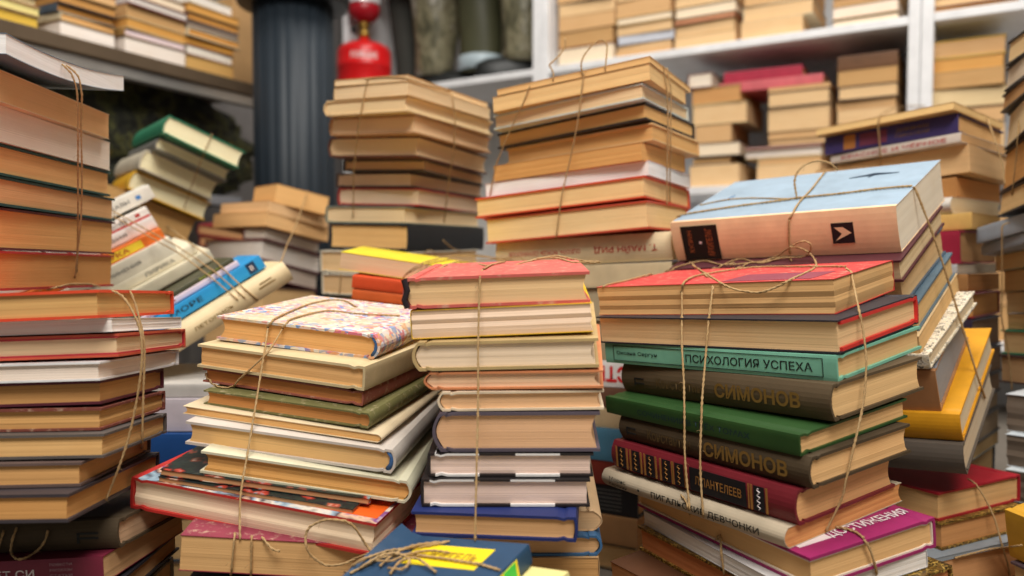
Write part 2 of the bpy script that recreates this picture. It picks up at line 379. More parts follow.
('B3', 'hardback with orange board edges and red spine, third from top in left front bundle', 'books in the left front bundle', [-0.387, 0.6089, 0.2906], [-0.0702, -0.0271, 0.0818], 0.2088, 0.1414, 0.0163, 'B', 'h', 'C4553C', 'D8BE98', {'inner': 'B8303C'}),
('B4', 'white hardback with a red-tinted spine, fourth from top in left front bundle', 'books in the left front bundle', [-0.3886, 0.5991, 0.2771], [-0.0628, -0.0216, 0.0466], 0.2048, 0.1429, 0.0129, 'B', 'h', 'E6E4E2', 'E0D2C4', {}),
('B5', 'brown-paged book with a maroon spine, fifth from top in left front bundle', 'books in the left front bundle', [-0.3908, 0.5871, 0.2606], [-0.0676, -0.0225, 0.0568], 0.2061, 0.1115, 0.0162, 'B', 'h', '5A2530', 'BE905A', {}),
('B6', 'worn book with a patterned dark red cover, sixth from top in left front bundle', 'books in the left front bundle', [-0.3875, 0.5826, 0.2449], [-0.066, -0.0099, 0.0414], 0.2052, 0.1104, 0.0153, 'B', 'h', '7A4034', 'C49860', {'style': 'worn', 'jit': 5}),
('B7', 'slate blue hardback, seventh from top in left front bundle', 'books in the left front bundle', [-0.3818, 0.5679, 0.2291], [-0.0757, -0.0043, 0.0643], 0.2084, 0.1121, 0.0161, 'B', 'h', '5A5450', 'D6AC72', {}),
('B8', 'dull violet book, eighth from top in left front bundle', 'books in the left front bundle', [-0.3921, 0.5645, 0.2128], [-0.0658, 0.0038, 0.0929], 0.2017, 0.1258, 0.016, 'B', 'h', '62504A', 'C99A62', {}),
('B9', 'dark blue patterned book, lowest in left front bundle', 'books in the left front bundle', [-0.3893, 0.5588, 0.1945], [-0.0625, -0.0017, 0.0439], 0.2053, 0.1431, 0.0181, 'B', 'h', '3A3438', 'C49258', {}),
('A2', 'thick orange-tan paperback, second from top in upper left bundle', 'books in the upper left bundle', [-0.4739, 0.6987, 0.4909], [0.0209, 0.0088, 1.6309], 0.2041, 0.1357, 0.0249, 'B', 's', 'D8C09A', 'D2A878', {}),
('A3', 'grey-white paged book, third from top in upper left bundle', 'books in the upper left bundle', [-0.4828, 0.7153, 0.4613], [0.0213, 0.0145, 1.6184], 0.2054, 0.1346, 0.0291, 'B', 's', 'D8CCBC', 'DDD3C4', {}),
('A4', 'upper dark green hardback, fourth from top in upper left bundle', 'books in the upper left bundle', [-0.4873, 0.7227, 0.4352], [0.0257, 0.0158, 1.6159], 0.2047, 0.1349, 0.0255, 'B', 'h', '1F4A46', 'D9AC74', {}),
('A5', 'lower dark green hardback, fifth from top in upper left bundle', 'books in the upper left bundle', [-0.4906, 0.7373, 0.4105], [0.0317, 0.0195, 1.6219], 0.2054, 0.1351, 0.024, 'B', 'h', '1F4A48', 'CFA474', {}),
('A6', 'dark wine-red hardback, sixth from top in upper left bundle', 'books in the upper left bundle', [-0.4941, 0.7413, 0.375], [0.0375, 0.0173, 1.6125], 0.2053, 0.1348, 0.035, 'B', 'h', '5A2226', 'CFA066', {}),
('A7', 'hardback with red and black boards, lowest in upper left bundle', 'books in the upper left bundle', [-0.4953, 0.7398, 0.3412], [0.0426, 0.0194, 1.6093], 0.205, 0.135, 0.0334, 'B', 'h', 'A8302A', 'BE8C56', {}),
('H1a', 'thin tan booklet, topmost in tall bundle beside the dark column', 'books in the tall bundle beside the dark column', [-0.1354, 1.1031, 0.5894], [-0.0109, 0.0462, -0.4964], 0.1197, 0.1993, 0.0082, 'L', 's', 'DEB780', 'E3C9A0', {}),
('H1b', 'tan paperback, second from top in tall bundle beside the dark column', 'books in the tall bundle beside the dark column', [-0.1347, 1.1026, 0.5725], [-0.0065, 0.0463, -0.5195], 0.1232, 0.198, 0.0164, 'L', 's', 'E0BE8C', 'E3C9A0', {}),
('H2', 'cream hardback with orange rounded spine, third from top in tall bundle beside the dark column', 'books in the tall bundle beside the dark column', [-0.1412, 1.1147, 0.552], [-0.0135, 0.0404, -0.5115], 0.1399, 0.2102, 0.0202, 'L', 'h', 'E0C090', 'E6CDA0', {'rnd': 0.005}),
('H3', 'hardback with light brown boards, fourth from top in tall bundle beside the dark column', 'books in the tall bundle beside the dark column', [-0.1409, 1.1305, 0.528], [-0.0112, 0.044, -0.4678], 0.141, 0.2046, 0.0235, 'L', 'h', 'B98A60', 'DFBE94', {'rnd': 0.003}),
('H4', 'hardback with dark brown boards, fifth from top in tall bundle beside the dark column', 'books in the tall bundle beside the dark column', [-0.1477, 1.1571, 0.501], [-0.0165, 0.0467, -0.4128], 0.1456, 0.2089, 0.0267, 'L', 'h', '6E4434', 'E2C69C', {'rnd': 0.004}),
('H5', 'thin grey-edged book, sixth from top in tall bundle beside the dark column', 'books in the tall bundle beside the dark column', [-0.1421, 1.1806, 0.4851], [-0.013, 0.0402, -0.3747], 0.1289, 0.1992, 0.0151, 'L', 'h', '5A5048', 'D0A87E', {}),
('H6', 'narrow hardback with dull brown boards, seventh from top in tall bundle beside the dark column', 'books in the tall bundle beside the dark column', [-0.1514, 1.196, 0.4646], [-0.008, 0.0373, -0.4633], 0.1287, 0.2043, 0.0202, 'L', 'h', '57443E', 'DDBEA0', {}),
('H7', 'hardback with a red spine, eighth from top in tall bundle beside the dark column', 'books in the tall bundle beside the dark column', [-0.1522, 1.2001, 0.4397], [-0.005, 0.037, -0.3921], 0.1349, 0.2011, 0.0243, 'L', 'h', 'B8322F', 'E4CDB0', {'rnd': 0.002}),
('H8', 'wide hardback with grey-green boards, ninth from top in tall bundle beside the dark column', 'books in the tall bundle beside the dark column', [-0.1612, 1.1936, 0.415], [0.0043, 0.0311, -0.474], 0.1407, 0.207, 0.0242, 'L', 'h', '7C8478', 'E4CDA4', {'rnd': 0.002}),
('H9', 'yellow-paged book with a black spine, tenth from top in tall bundle beside the dark column', 'books in the tall bundle beside the dark column', [-0.1538, 1.1829, 0.3791], [0.0112, 0.031, -0.4865], 0.1381, 0.2051, 0.0349, 'R', 'h', '22262A', 'DDB478', {'rnd': 0.001}),
('H10', 'upper hardback with white boards, eleventh from top in tall bundle beside the dark column', 'books in the tall bundle beside the dark column', [-0.1632, 1.1693, 0.3475], [0.0288, 0.0259, -0.4734], 0.1407, 0.2062, 0.0305, 'L', 'h', 'D8D0BC', 'DDBE90', {}),
('H11', 'lower hardback with white boards, lowest in tall bundle beside the dark column', 'books in the tall bundle beside the dark column', [-0.1611, 1.1629, 0.3173], [0.0342, 0.0188, -0.4758], 0.1376, 0.2055, 0.0295, 'L', 'h', 'D4CCB8', 'DAB88A', {}),
('I1', 'bright yellow covered paperback, topmost in small pile left of the pink-topped book', 'books in the small pile left of the pink-topped book', [-0.1154, 0.9509, 0.3456], [0.0699, 0.1431, -0.0458], 0.1655, 0.1087, 0.0205, 'B', 's', 'E9D437', 'DDBE9A', {}),
('I2', 'upper orange-red booklet, second from top in small pile left of the pink-topped book', 'books in the small pile left of the pink-topped book', [-0.0984, 0.9413, 0.3275], [0.0833, 0.1186, -0.059], 0.1647, 0.1108, 0.0145, 'F', 's', 'E2552C', 'E2552C', {}),
('I3', 'lower orange-red booklet, lowest in small pile left of the pink-topped book', 'books in the small pile left of the pink-topped book', [-0.0985, 0.9426, 0.315], [0.0858, 0.1084, -0.058], 0.165, 0.1103, 0.012, 'F', 's', 'E06A34', 'E06A34', {}),
('J1', 'thin tan book, topmost in central back bundle', 'books in the central back bundle', [0.0992, 0.9421, 0.5621], [-0.0514, -0.0837, -0.5254], 0.19, 0.1401, 0.0071, 'B', 's', 'DDB47A', 'DDB47A', {}),
('J2', 'tan paperback under the thin one, second from top in central back bundle', 'books in the central back bundle', [0.0924, 0.935, 0.5442], [-0.0473, -0.0863, -0.5242], 0.1956, 0.1219, 0.0176, 'B', 's', 'D8AE74', 'E0BC84', {}),
('J3', 'hardback with pale grey boards, third from top in central back bundle', 'books in the central back bundle', [0.0964, 0.9482, 0.5254], [-0.0409, -0.0851, -0.5769], 0.1934, 0.137, 0.0173, 'B', 'h', 'C8CCC2', 'E4C79C', {}),
('J4', 'hardback with black boards, fourth from top in central back bundle', 'books in the central back bundle', [0.1029, 0.9612, 0.5057], [-0.0382, -0.0835, -0.6208], 0.1996, 0.1358, 0.0183, 'B', 'h', '35302C', 'DCAE70', {}),
('J5', 'wide tan-covered book, fifth from top in central back bundle', 'books in the central back bundle', [0.1118, 0.9648, 0.486], [-0.033, -0.0694, -0.6084], 0.196, 0.1345, 0.0192, 'B', 'h', 'DDB27A', 'D6A86C', {}),
('J6', 'deep tan paperback, sixth from top in central back bundle', 'books in the central back bundle', [0.0944, 0.9608, 0.4653], [-0.0222, -0.0664, -0.6017], 0.1997, 0.1224, 0.0196, 'B', 's', 'D09A5C', 'D2A062', {}),
('J7', 'white-paged glossy book, seventh from top in central back bundle', 'books in the central back bundle', [0.0955, 0.975, 0.4471], [-0.0323, -0.0775, -0.5468], 0.2146, 0.141, 0.0165, 'B', 's', 'E2C6C4', 'EFEAE6', {}),
('J8', 'hardback with orange boards, eighth from top in central back bundle', 'books in the central back bundle', [0.0905, 0.9785, 0.4216], [-0.0307, -0.0789, -0.5324], 0.2214, 0.1588, 0.0244, 'B', 'h', 'D4502E', 'E6C58E', {}),
('J9', 'thick hardback with a red lower board, ninth from top in central back bundle', 'books in the central back bundle', [0.0937, 0.9655, 0.391], [-0.005, -0.0721, -0.5488], 0.2132, 0.1351, 0.0308, 'B', 'h', 'C44E36', 'E8CC98', {}),
('J10', 'cream book with upside-down red lettering, tenth from top in central back bundle', 'books in the central back bundle', [0.1086, 0.9671, 0.3593], [0.002, -0.0493, -0.5065], 0.2236, 0.1261, 0.0316, 'F', 's', 'DCCBA4', 'D9C090', {'rnd': 0.004}),
('J11', 'plain cream book beneath the red-lettered spine, eleventh from top in central back bundle', 'books in the central back bundle', [0.1091, 0.9651, 0.332], [0.0071, -0.0412, -0.4769], 0.2183, 0.1284, 0.0267, 'F', 's', 'D5C19A', 'D5C19A', {}),
('J12', 'fawn book, twelfth from top in central back bundle', 'books in the central back bundle', [0.112, 0.9659, 0.2939], [0.0123, -0.0307, -0.5061], 0.14, 0.1223, 0.037, 'F', 's', 'B8A888', 'C9A070', {}),
('J13', 'dull beige book, thirteenth from top in central back bundle', 'books in the central back bundle', [0.112, 0.9681, 0.2479], [0.0103, -0.025, -0.5061], 0.14, 0.1195, 0.0452, 'F', 's', 'A89878', 'C9A070', {}),
('J14', 'white book with red lettering, fourteenth from top in central back bundle', 'books in the central back bundle', [0.112, 0.9682, 0.2171], [0.0087, -0.0197, -0.5061], 0.14, 0.1209, 0.0302, 'F', 's', 'E4E0DC', 'D9C090', {}),
('J15', 'brown book, fifteenth from top in central back bundle', 'books in the central back bundle', [0.112, 0.9684, 0.1922], [0.0066, -0.0157, -0.5061], 0.14, 0.1206, 0.0243, 'F', 's', '6A4A3A', 'C9A070', {}),
('J16', 'sand-coloured book, sixteenth from top in central back bundle', 'books in the central back bundle', [0.112, 0.9685, 0.1687], [0.0047, -0.0127, -0.5061], 0.14, 0.1198, 0.0229, 'F', 's', 'BFA882', 'C9A070', {}),
('J17', 'blue book, seventeenth from top in central back bundle', 'books in the central back bundle', [0.112, 0.9671, 0.1303], [0.0032, -0.0099, -0.5061], 0.14, 0.1226, 0.0379, 'F', 'h', '4A7A94', 'C9A070', {}),
('J18', 'brick-red book, eighteenth from top in central back bundle', 'books in the central back bundle', [0.112, 0.9678, 0.102], [0.0015, -0.0088, -0.5061], 0.14, 0.1215, 0.0279, 'F', 'h', '7A2E24', 'C9A070', {}),
('J19', 'black book with grey lines, nineteenth from top in central back bundle', 'books in the central back bundle', [0.112, 0.9691, 0.0663], [0.0, -0.0087, -0.5061], 0.14, 0.1188, 0.0353, 'F', 'h', '222226', 'C9A070', {}),
('J20', 'tan book low in the gap, lowest in central back bundle', 'books in the central back bundle', [0.112, 0.9681, 0.0328], [-0.0004, -0.008, -0.5061], 0.14, 0.1214, 0.033, 'F', 's', 'B08458', 'B98A5C', {}),
('N1', 'pale blue book with an orange spine, topmost in tilted right back bundle', 'books in the tilted right back bundle', [0.3182, 0.8397, 0.3953], [0.3336, -0.0412, -0.7153], 0.2278, 0.1707, 0.0436, 'F', 's', 'F6D0A4', 'E6DCC8', {'top': '94A9BA', 'rnd': 0.002}),
('N2', 'hardback with dark maroon boards, second from top in tilted right back bundle', 'books in the tilted right back bundle', [0.3116, 0.8287, 0.3686], [0.3369, -0.0481, -0.7013], 0.2314, 0.1683, 0.0205, 'L', 'h', '5A2E34', 'D9C29A', {}),
('N3', 'hardback with slate-blue boards, third from top in tilted right back bundle', 'books in the tilted right back bundle', [0.3243, 0.8335, 0.3422], [0.34, -0.0565, -0.737], 0.2188, 0.145, 0.0288, 'L', 'h', '4E6274', 'D4B283', {}),
('N4', 'second hardback with slate-blue boards, fourth from top in tilted right back bundle', 'books in the tilted right back bundle', [0.3347, 0.8337, 0.3183], [0.3436, -0.0652, -0.7198], 0.221, 0.145, 0.0249, 'L', 'h', '5A707E', 'D6B47E', {}),
('N5', 'tan-paged paperback, fifth from top in tilted right back bundle', 'books in the tilted right back bundle', [0.3387, 0.8328, 0.2972], [0.3474, -0.0742, -0.7134], 0.2201, 0.1589, 0.0203, 'L', 's', 'D8B888', 'D6B07A', {}),
('N6', 'book with a pebble-patterned cover, sixth from top in tilted right back bundle', 'books in the tilted right back bundle', [0.3486, 0.8308, 0.2847], [0.351, -0.0839, -0.7808], 0.2281, 0.1527, 0.014, 'F', 'h', 'EFE8D4', 'CDBB9C', {'top': ('EFE8D4', 'pebble'), 'style': 'pebble'}),
('N7', 'grey-paged book with a brown spine, seventh from top in tilted right back bundle', 'books in the tilted right back bundle', [0.3612, 0.8357, 0.2447], [0.3525, -0.089, -0.6671], 0.2071, 0.1586, 0.0416, 'F', 'h', 'A87850', '8E9094', {'top': '8A8C92'}),
('N8', 'bright yellow book, eighth from top in tilted right back bundle', 'books in the tilted right back bundle', [0.387, 0.8398, 0.2243], [0.3522, -0.089, -0.68], 0.21, 0.1932, 0.027, 'F', 'h', 'D8981F', 'CBBFA4', {'rnd': 0.003}),
('N9', 'grey-brown rounded book, lowest in tilted right back bundle', 'books in the tilted right back bundle', [0.3821, 0.8339, 0.1884], [0.3518, -0.0859, -0.6857], 0.217, 0.1707, 0.0305, 'F', 'h', '5E554C', 'BFB29C', {'rnd': 0.005}),
('P1', 'bright red hardback, topmost in bottom right bundle', 'books in the bottom right bundle', [0.4163, 0.842, 0.1169], [0.0049, -0.0229, -1.0909], 0.1933, 0.1318, 0.0269, 'B', 'h', 'A11E2A', 'D2A974', {}),
('P2', 'book with gold and black ornate covers, second from top in bottom right bundle', 'books in the bottom right bundle', [0.4147, 0.8345, 0.0909], [0.0083, -0.0317, -1.1237], 0.1973, 0.1208, 0.0256, 'B', 'h', '8A6428', 'BE8A58', {'style': 'ornate'}),
('P3', 'thin grey-blue folder, third from top in bottom right bundle', 'books in the bottom right bundle', [0.4117, 0.8233, 0.0864], [0.0102, -0.0309, -1.1745], 0.2054, 0.1427, 0.0043, 'B', 's', '8A9298', '8A9298', {}),
('P4', 'tan paperback, lowest in bottom right bundle', 'books in the bottom right bundle', [0.4077, 0.8221, 0.0531], [0.0159, -0.0328, -1.1322], 0.2032, 0.144, 0.0328, 'B', 's', 'B98A5C', 'C29062', {}),
('Q1', 'tan book, topmost in far right purple-spine pile', 'books in the far right purple-spine pile', [0.5609, 1.119, 0.5439], [-0.0963, -0.0472, -0.9585], 0.1958, 0.1378, 0.0098, 'B', 's', 'D9B074', 'E0BE84', {}),
('Q2', 'purple-spined hardback, second from top in far right purple-spine pile', 'books in the far right purple-spine pile', [0.5718, 1.1245, 0.5165], [-0.0933, -0.0528, -0.9422], 0.1871, 0.1341, 0.0258, 'F', 'h', '44396E', 'D2A872', {}),
('Q3', 'thin white book with red lettering, third from top in far right purple-spine pile', 'books in the far right purple-spine pile', [0.578, 1.1167, 0.5045], [-0.078, -0.0521, -0.9906], 0.1858, 0.1364, 0.0119, 'F', 's', 'D9CCC0', 'D0A878', {}),
('Q4', 'thick pale tan double-layered book, fourth from top in far right purple-spine pile', 'books in the far right purple-spine pile', [0.577, 1.1339, 0.4649], [-0.0576, -0.0763, -0.9356], 0.2184, 0.1345, 0.0372, 'B', 's', 'DDB47C', 'DDB888', {}),
('Q5', 'orange-tan book, fifth from top in far right purple-spine pile', 'books in the far right purple-spine pile', [0.5714, 1.1404, 0.4378], [-0.0315, -0.0572, -0.9373], 0.2041, 0.134, 0.026, 'F', 's', 'C48A50', 'C99058', {}),
('Q6', 'white-edged book, sixth from top in far right purple-spine pile', 'books in the far right purple-spine pile', [0.5589, 1.1233, 0.4173], [-0.0137, -0.0537, -0.9644], 0.2044, 0.1388, 0.0209, 'F', 's', 'D6D0C6', 'D4C2A0', {'rnd': 0.006}),
('Q7', 'yellow-tan book, seventh from top in far right purple-spine pile', 'books in the far right purple-spine pile', [0.5545, 1.1031, 0.3968], [-0.0076, -0.057, -0.798], 0.2057, 0.1317, 0.0209, 'F', 's', 'DDB468', 'D0A868', {}),
('Q8', 'crimson-spined thick book, eighth from top in far right purple-spine pile', 'books in the far right purple-spine pile', [0.5466, 1.1004, 0.3542], [-0.0018, -0.0468, -0.8545], 0.2047, 0.136, 0.042, 'F', 'h', '98203A', 'B08A60', {}),
('Q9', 'thin grey-white book, ninth from top in far right purple-spine pile', 'books in the far right purple-spine pile', [0.5421, 1.0959, 0.3419], [-0.0009, -0.0444, -0.8689], 0.2046, 0.1368, 0.0119, 'F', 's', 'C8C8CA', 'C0B8A8', {}),
('Q10', 'brown book, tenth from top in far right purple-spine pile', 'books in the far right purple-spine pile', [0.5446, 1.0882, 0.3202], [-0.0059, -0.0398, -0.8102], 0.2051, 0.1347, 0.0216, 'F', 's', 'A87848', 'A87848', {}),
('Q11', 'book with red boards, eleventh from top in far right purple-spine pile', 'books in the far right purple-spine pile', [0.5433, 1.0808, 0.2883], [-0.0055, -0.0303, -0.7629], 0.2051, 0.1343, 0.0315, 'B', 'h', '8E1E2A', 'B98850', {}),
('Q12', 'dark purple book, twelfth from top in far right purple-spine pile', 'books in the far right purple-spine pile', [0.539, 1.0721, 0.2503], [-0.0076, -0.0216, -0.7872], 0.205, 0.134, 0.0376, 'F', 'h', '33283A', '8A7460', {}),
('Q13', 'charcoal book, thirteenth from top in far right purple-spine pile', 'books in the far right purple-spine pile', [0.5358, 1.0638, 0.2156], [-0.0068, -0.0175, -0.8157], 0.2051, 0.1352, 0.0343, 'F', 'h', '3E3A3A', '8A7460', {}),
('Q14', 'black book, fourteenth from top in far right purple-spine pile', 'books in the far right purple-spine pile', [0.5334, 1.0598, 0.1898], [-0.0044, -0.016, -0.787], 0.205, 0.1349, 0.0254, 'F', 'h', '2E2A2C', '8A7460', {}),
('Q15', 'dark grey book, fifteenth from top in far right purple-spine pile', 'books in the far right purple-spine pile', [0.5301, 1.0559, 0.1676], [-0.0022, -0.0144, -0.7714], 0.2049, 0.1351, 0.0217, 'F', 'h', '4A4440', '9A8870', {}),
('Q16', 'grey-brown book, sixteenth from top in far right purple-spine pile', 'books in the far right purple-spine pile', [0.5292, 1.0514, 0.1383], [-0.0006, -0.0133, -0.761], 0.2051, 0.1346, 0.029, 'F', 'h', '564E48', '9A8870', {}),
('Q17', 'dull teal book, lowest in far right purple-spine pile', 'books in the far right purple-spine pile', [0.5232, 1.0458, 0.121], [0.0017, -0.0104, -0.7736], 0.205, 0.1358, 0.0168, 'F', 's', '6E8488', 'B09468', {}),
('F1', 'green-covered hardback, topmost in tilted bundle left of the dark column', 'books in the tilted bundle left of the dark column', [-0.5369, 1.2778, 0.53], [0.0108, 0.3885, 0.6428], 0.1238, 0.2102, 0.0286, 'L', 'h', '2F7A5A', 'F0E0BA', {'rnd': 0.003}),
('F2', 'grey-covered hardback, second from top in tilted bundle left of the dark column', 'books in the tilted bundle left of the dark column', [-0.5578, 1.297, 0.5107], [0.0136, 0.3888, 0.6373], 0.1174, 0.201, 0.0196, 'L', 'h', '7C7A74', 'F0E0BA', {'rnd': 0.003}),
('F3', 'cream-covered hardback, third from top in tilted bundle left of the dark column', 'books in the tilted bundle left of the dark column', [-0.5885, 1.3114, 0.4837], [0.0183, 0.3908, 0.6419], 0.1202, 0.1976, 0.0309, 'L', 'h', 'C9BEA8', 'F0E0BA', {'rnd': 0.003}),
('F4', 'yellow-covered hardback, fourth from top in tilted bundle left of the dark column', 'books in the tilted bundle left of the dark column', [-0.604, 1.3236, 0.453], [0.0244, 0.3916, 0.5929], 0.1255, 0.1928, 0.0305, 'L', 'h', 'E0AC2E', 'F0E0BA', {'rnd': 0.003}),
('F5', 'brown book, lowest in tilted bundle left of the dark column', 'books in the tilted bundle left of the dark column', [-0.6427, 1.3272, 0.4213], [0.0278, 0.3949, 0.5397], 0.1496, 0.1909, 0.0411, 'L', 's', 'A8845A', 'B8925E', {}),
('G1', 'folded tan-covered book, topmost in leaning pile in front of the dark column', 'books in the leaning pile in front of the dark column', [-0.4239, 1.4941, 0.4556], [-0.1742, -0.0182, -0.7806], 0.0834, 0.1116, 0.0351, 'L', 's', 'D2A060', 'DFB074', {}),
('G2', 'tan paperback, second from top in leaning pile in front of the dark column', 'books in the leaning pile in front of the dark column', [-0.4548, 1.5042, 0.4344], [-0.1601, -0.0141, -0.5341], 0.1272, 0.1549, 0.021, 'L', 's', 'C9A274', 'D8B284', {}),
('G3', 'lower tan paperback, third from top in leaning pile in front of the dark column', 'books in the leaning pile in front of the dark column', [-0.4606, 1.5015, 0.4088], [-0.147, -0.0104, -0.4421], 0.1287, 0.1746, 0.0256, 'L', 's', 'D2A468', 'DDB27C', {}),
('G4', 'grey-paged hardback, fourth from top in leaning pile in front of the dark column', 'books in the leaning pile in front of the dark column', [-0.4396, 1.4972, 0.3848], [-0.1543, -0.0059, -0.3211], 0.0501, 0.177, 0.023, 'L', 'h', '6E3438', 'CFC6BA', {}),
('G5', 'whitest-paged thick hardback, fifth from top in leaning pile in front of the dark column', 'books in the leaning pile in front of the dark column', [-0.48, 1.5141, 0.3467], [-0.1563, -0.0065, -0.304], 0.1242, 0.1992, 0.036, 'L', 'h', '6E3438', 'D8D2CA', {}),
('G6', 'hardback with maroon boards, lowest in leaning pile in front of the dark column', 'books in the leaning pile in front of the dark column', [-0.4861, 1.5121, 0.3136], [-0.1605, -0.0034, -0.2605], 0.1322, 0.196, 0.0326, 'L', 'h', '6A2E34', 'BFB2A6', {}),
('E1', 'white spine with a blue dot, topmost in tilted bundle of white spines', 'books in the tilted bundle of white spines', [-0.5749, 1.0399, 0.4015], [0.0693, -0.5062, 0.4937], 0.2016, 0.1389, 0.0179, 'F', 's', 'ECE6D8', 'DDD2BC', {}),
('E2', 'white spine with a red lower edge, second from top in tilted bundle of white spines', 'books in the tilted bundle of white spines', [-0.5771, 1.0196, 0.3782], [0.0721, -0.5009, 0.5792], 0.199, 0.141, 0.0125, 'F', 's', 'EEE6DC', 'DDD2BC', {}),
('E3', 'plain white spine above the orange one, third from top in tilted bundle of white spines', 'books in the tilted bundle of white spines', [-0.5676, 1.0196, 0.3641], [0.073, -0.5001, 0.5602], 0.2, 0.1391, 0.0153, 'F', 's', 'ECEAE4', 'DDD2BC', {}),
('E4', 'orange spine with a yellow panel, fourth from top in tilted bundle of white spines', 'books in the tilted bundle of white spines', [-0.5542, 1.0088, 0.3491], [0.0743, -0.5033, 0.58], 0.1994, 0.1411, 0.014, 'F', 's', 'E8742A', 'DDD2BC', {}),
('E5', 'widest white spine, fifth from top in tilted bundle of white spines', 'books in the tilted bundle of white spines', [-0.5375, 1.0085, 0.3297], [0.0739, -0.5151, 0.5859], 0.1989, 0.1414, 0.0226, 'F', 's', 'E8E2CE', 'DDD2BC', {}),
('E6', 'thin cream-white spine, sixth from top in tilted bundle of white spines', 'books in the tilted bundle of white spines', [-0.5162, 1.0206, 0.3288], [0.0728, -0.5263, 0.5756], 0.2005, 0.1386, 0.0125, 'F', 's', 'E4DCC4', 'DDD2BC', {}),
('E7', 'lowest cream spine, lowest in tilted bundle of white spines', 'books in the tilted bundle of white spines', [-0.4948, 1.0174, 0.32], [0.0734, -0.5261, 0.5803], 0.2004, 0.1416, 0.0143, 'F', 's', 'E2D8BC', 'DDD2BC', {}),
('E8', 'dark thin spine with yellow-green lettering, topmost in tilted bundle with the blue spine', 'books in the tilted bundle with the blue spine', [-0.4386, 0.948, 0.3101], [-0.0065, -0.5461, 0.5116], 0.1998, 0.1398, 0.0055, 'F', 's', '4A4A34', 'C8B890', {}),
('E9', 'pinkish-white spine, second from top in tilted bundle with the blue spine', 'books in the tilted bundle with the blue spine', [-0.4318, 0.9491, 0.3056], [-0.0064, -0.5475, 0.5022], 0.1991, 0.1394, 0.0067, 'F', 's', 'E8D4DC', 'DDD2BC', {}),
('E10', 'bright blue spine, third from top in tilted bundle with the blue spine', 'books in the tilted bundle with the blue spine', [-0.403, 0.9546, 0.3031], [-0.0061, -0.5505, 0.5135], 0.2004, 0.1387, 0.0163, 'F', 'h', '2C97D6', 'DDD2BC', {}),
('E11', 'cream rounded spine beside the blue one, lowest in tilted bundle with the blue spine', 'books in the tilted bundle with the blue spine', [-0.3696, 0.9457, 0.2884], [-0.0048, -0.5507, 0.5558], 0.2005, 0.1427, 0.0245, 'F', 'h', 'EBD4A6', 'B98A5C', {'rnd': 0.004}),
('R1', 'tan-paged book with black boards, topmost in right edge pile', 'books in the right edge pile', [0.6343, 0.8299, 0.5961], [-0.0801, -0.0684, -1.749], 0.1993, 0.1297, 0.0286, 'B', 'h', '2E2C2C', 'E0C190', {}),
('R2', 'grey-paged book with black boards, second from top in right edge pile', 'books in the right edge pile', [0.6295, 0.8355, 0.5679], [-0.0823, -0.0729, -1.8346], 0.1994, 0.13, 0.0278, 'B', 'h', '2C2A2C', 'D8C8B0', {}),
('R3', 'brown-paged book with black boards, third from top in right edge pile', 'books in the right edge pile', [0.6294, 0.8465, 0.5453], [-0.0836, -0.0787, -1.8733], 0.2, 0.13, 0.0215, 'B', 'h', '33302E', 'B98E60', {}),
('R4', 'thick cream-paged book with black boards, fourth from top in right edge pile', 'books in the right edge pile', [0.6246, 0.8422, 0.5005], [-0.0864, -0.0845, -1.9518], 0.1996, 0.1301, 0.0447, 'B', 'h', '2A2E33', 'DCC49A', {}),
('R5', 'orange-paged book with black boards, fifth from top in right edge pile', 'books in the right edge pile', [0.627, 0.8438, 0.4498], [-0.0868, -0.0916, -1.9077], 0.2, 0.1299, 0.0494, 'B', 'h', '3A2E2A', 'C49258', {}),
('R6', 'tan-paged book with a black lower board, sixth from top in right edge pile', 'books in the right edge pile', [0.6261, 0.8371, 0.4204], [-0.0818, -0.1001, -1.847], 0.1988, 0.1309, 0.0291, 'B', 'h', '26262A', 'D9B884', {}),
('R7', 'upper grey-blue booklet, seventh from top in right edge pile', 'books in the right edge pile', [0.644, 0.8857, 0.3924], [-0.0636, -0.1192, -1.6807], 0.2015, 0.1297, 0.0202, 'F', 's', '9FA9B4', '9FA9B4', {}),
('R8', 'lower grey-blue booklet, eighth from top in right edge pile', 'books in the right edge pile', [0.6474, 0.8867, 0.3787], [-0.0521, -0.1223, -1.735], 0.2003, 0.1313, 0.0127, 'F', 's', '98A2AC', '98A2AC', {}),
('R9', 'pale-covered book, ninth from top in right edge pile', 'books in the right edge pile', [0.6707, 0.8849, 0.3576], [-0.0401, -0.1079, -1.6367], 0.2004, 0.1298, 0.0194, 'B', 's', 'C2B890', 'C9AC7C', {}),
('R10', 'tan book, tenth from top in right edge pile', 'books in the right edge pile', [0.6838, 0.8795, 0.331], [-0.0273, -0.0924, -1.5558], 0.2002, 0.1299, 0.026, 'B', 's', 'A89878', 'C0A070', {}),
('R11', 'tan paperback, eleventh from top in right edge pile', 'books in the right edge pile', [0.6911, 0.8788, 0.3046], [-0.0141, -0.0784, -1.4831], 0.2003, 0.13, 0.0258, 'B', 's', '9A8A6A', 'C2A67A', {}),
('R12', 'thin tan book, twelfth from top in right edge pile', 'books in the right edge pile', [0.6949, 0.8773, 0.2848], [0.0002, -0.0648, -1.4102], 0.2001, 0.1299, 0.0193, 'B', 's', '8A7A5A', 'B89868', {}),
('R13', 'green-covered book, thirteenth from top in right edge pile', 'books in the right edge pile', [0.6932, 0.8806, 0.2542], [0.015, -0.0521, -1.3344], 0.2004, 0.13, 0.0298, 'B', 'h', '3A8464', 'C8A878', {}),
('R14', 'dark brown book, fourteenth from top in right edge pile', 'books in the right edge pile', [0.6926, 0.8794, 0.2199], [0.031, -0.039, -1.2549], 0.2011, 0.1289, 0.0337, 'B', 'h', '4A3430', 'A88660', {}),
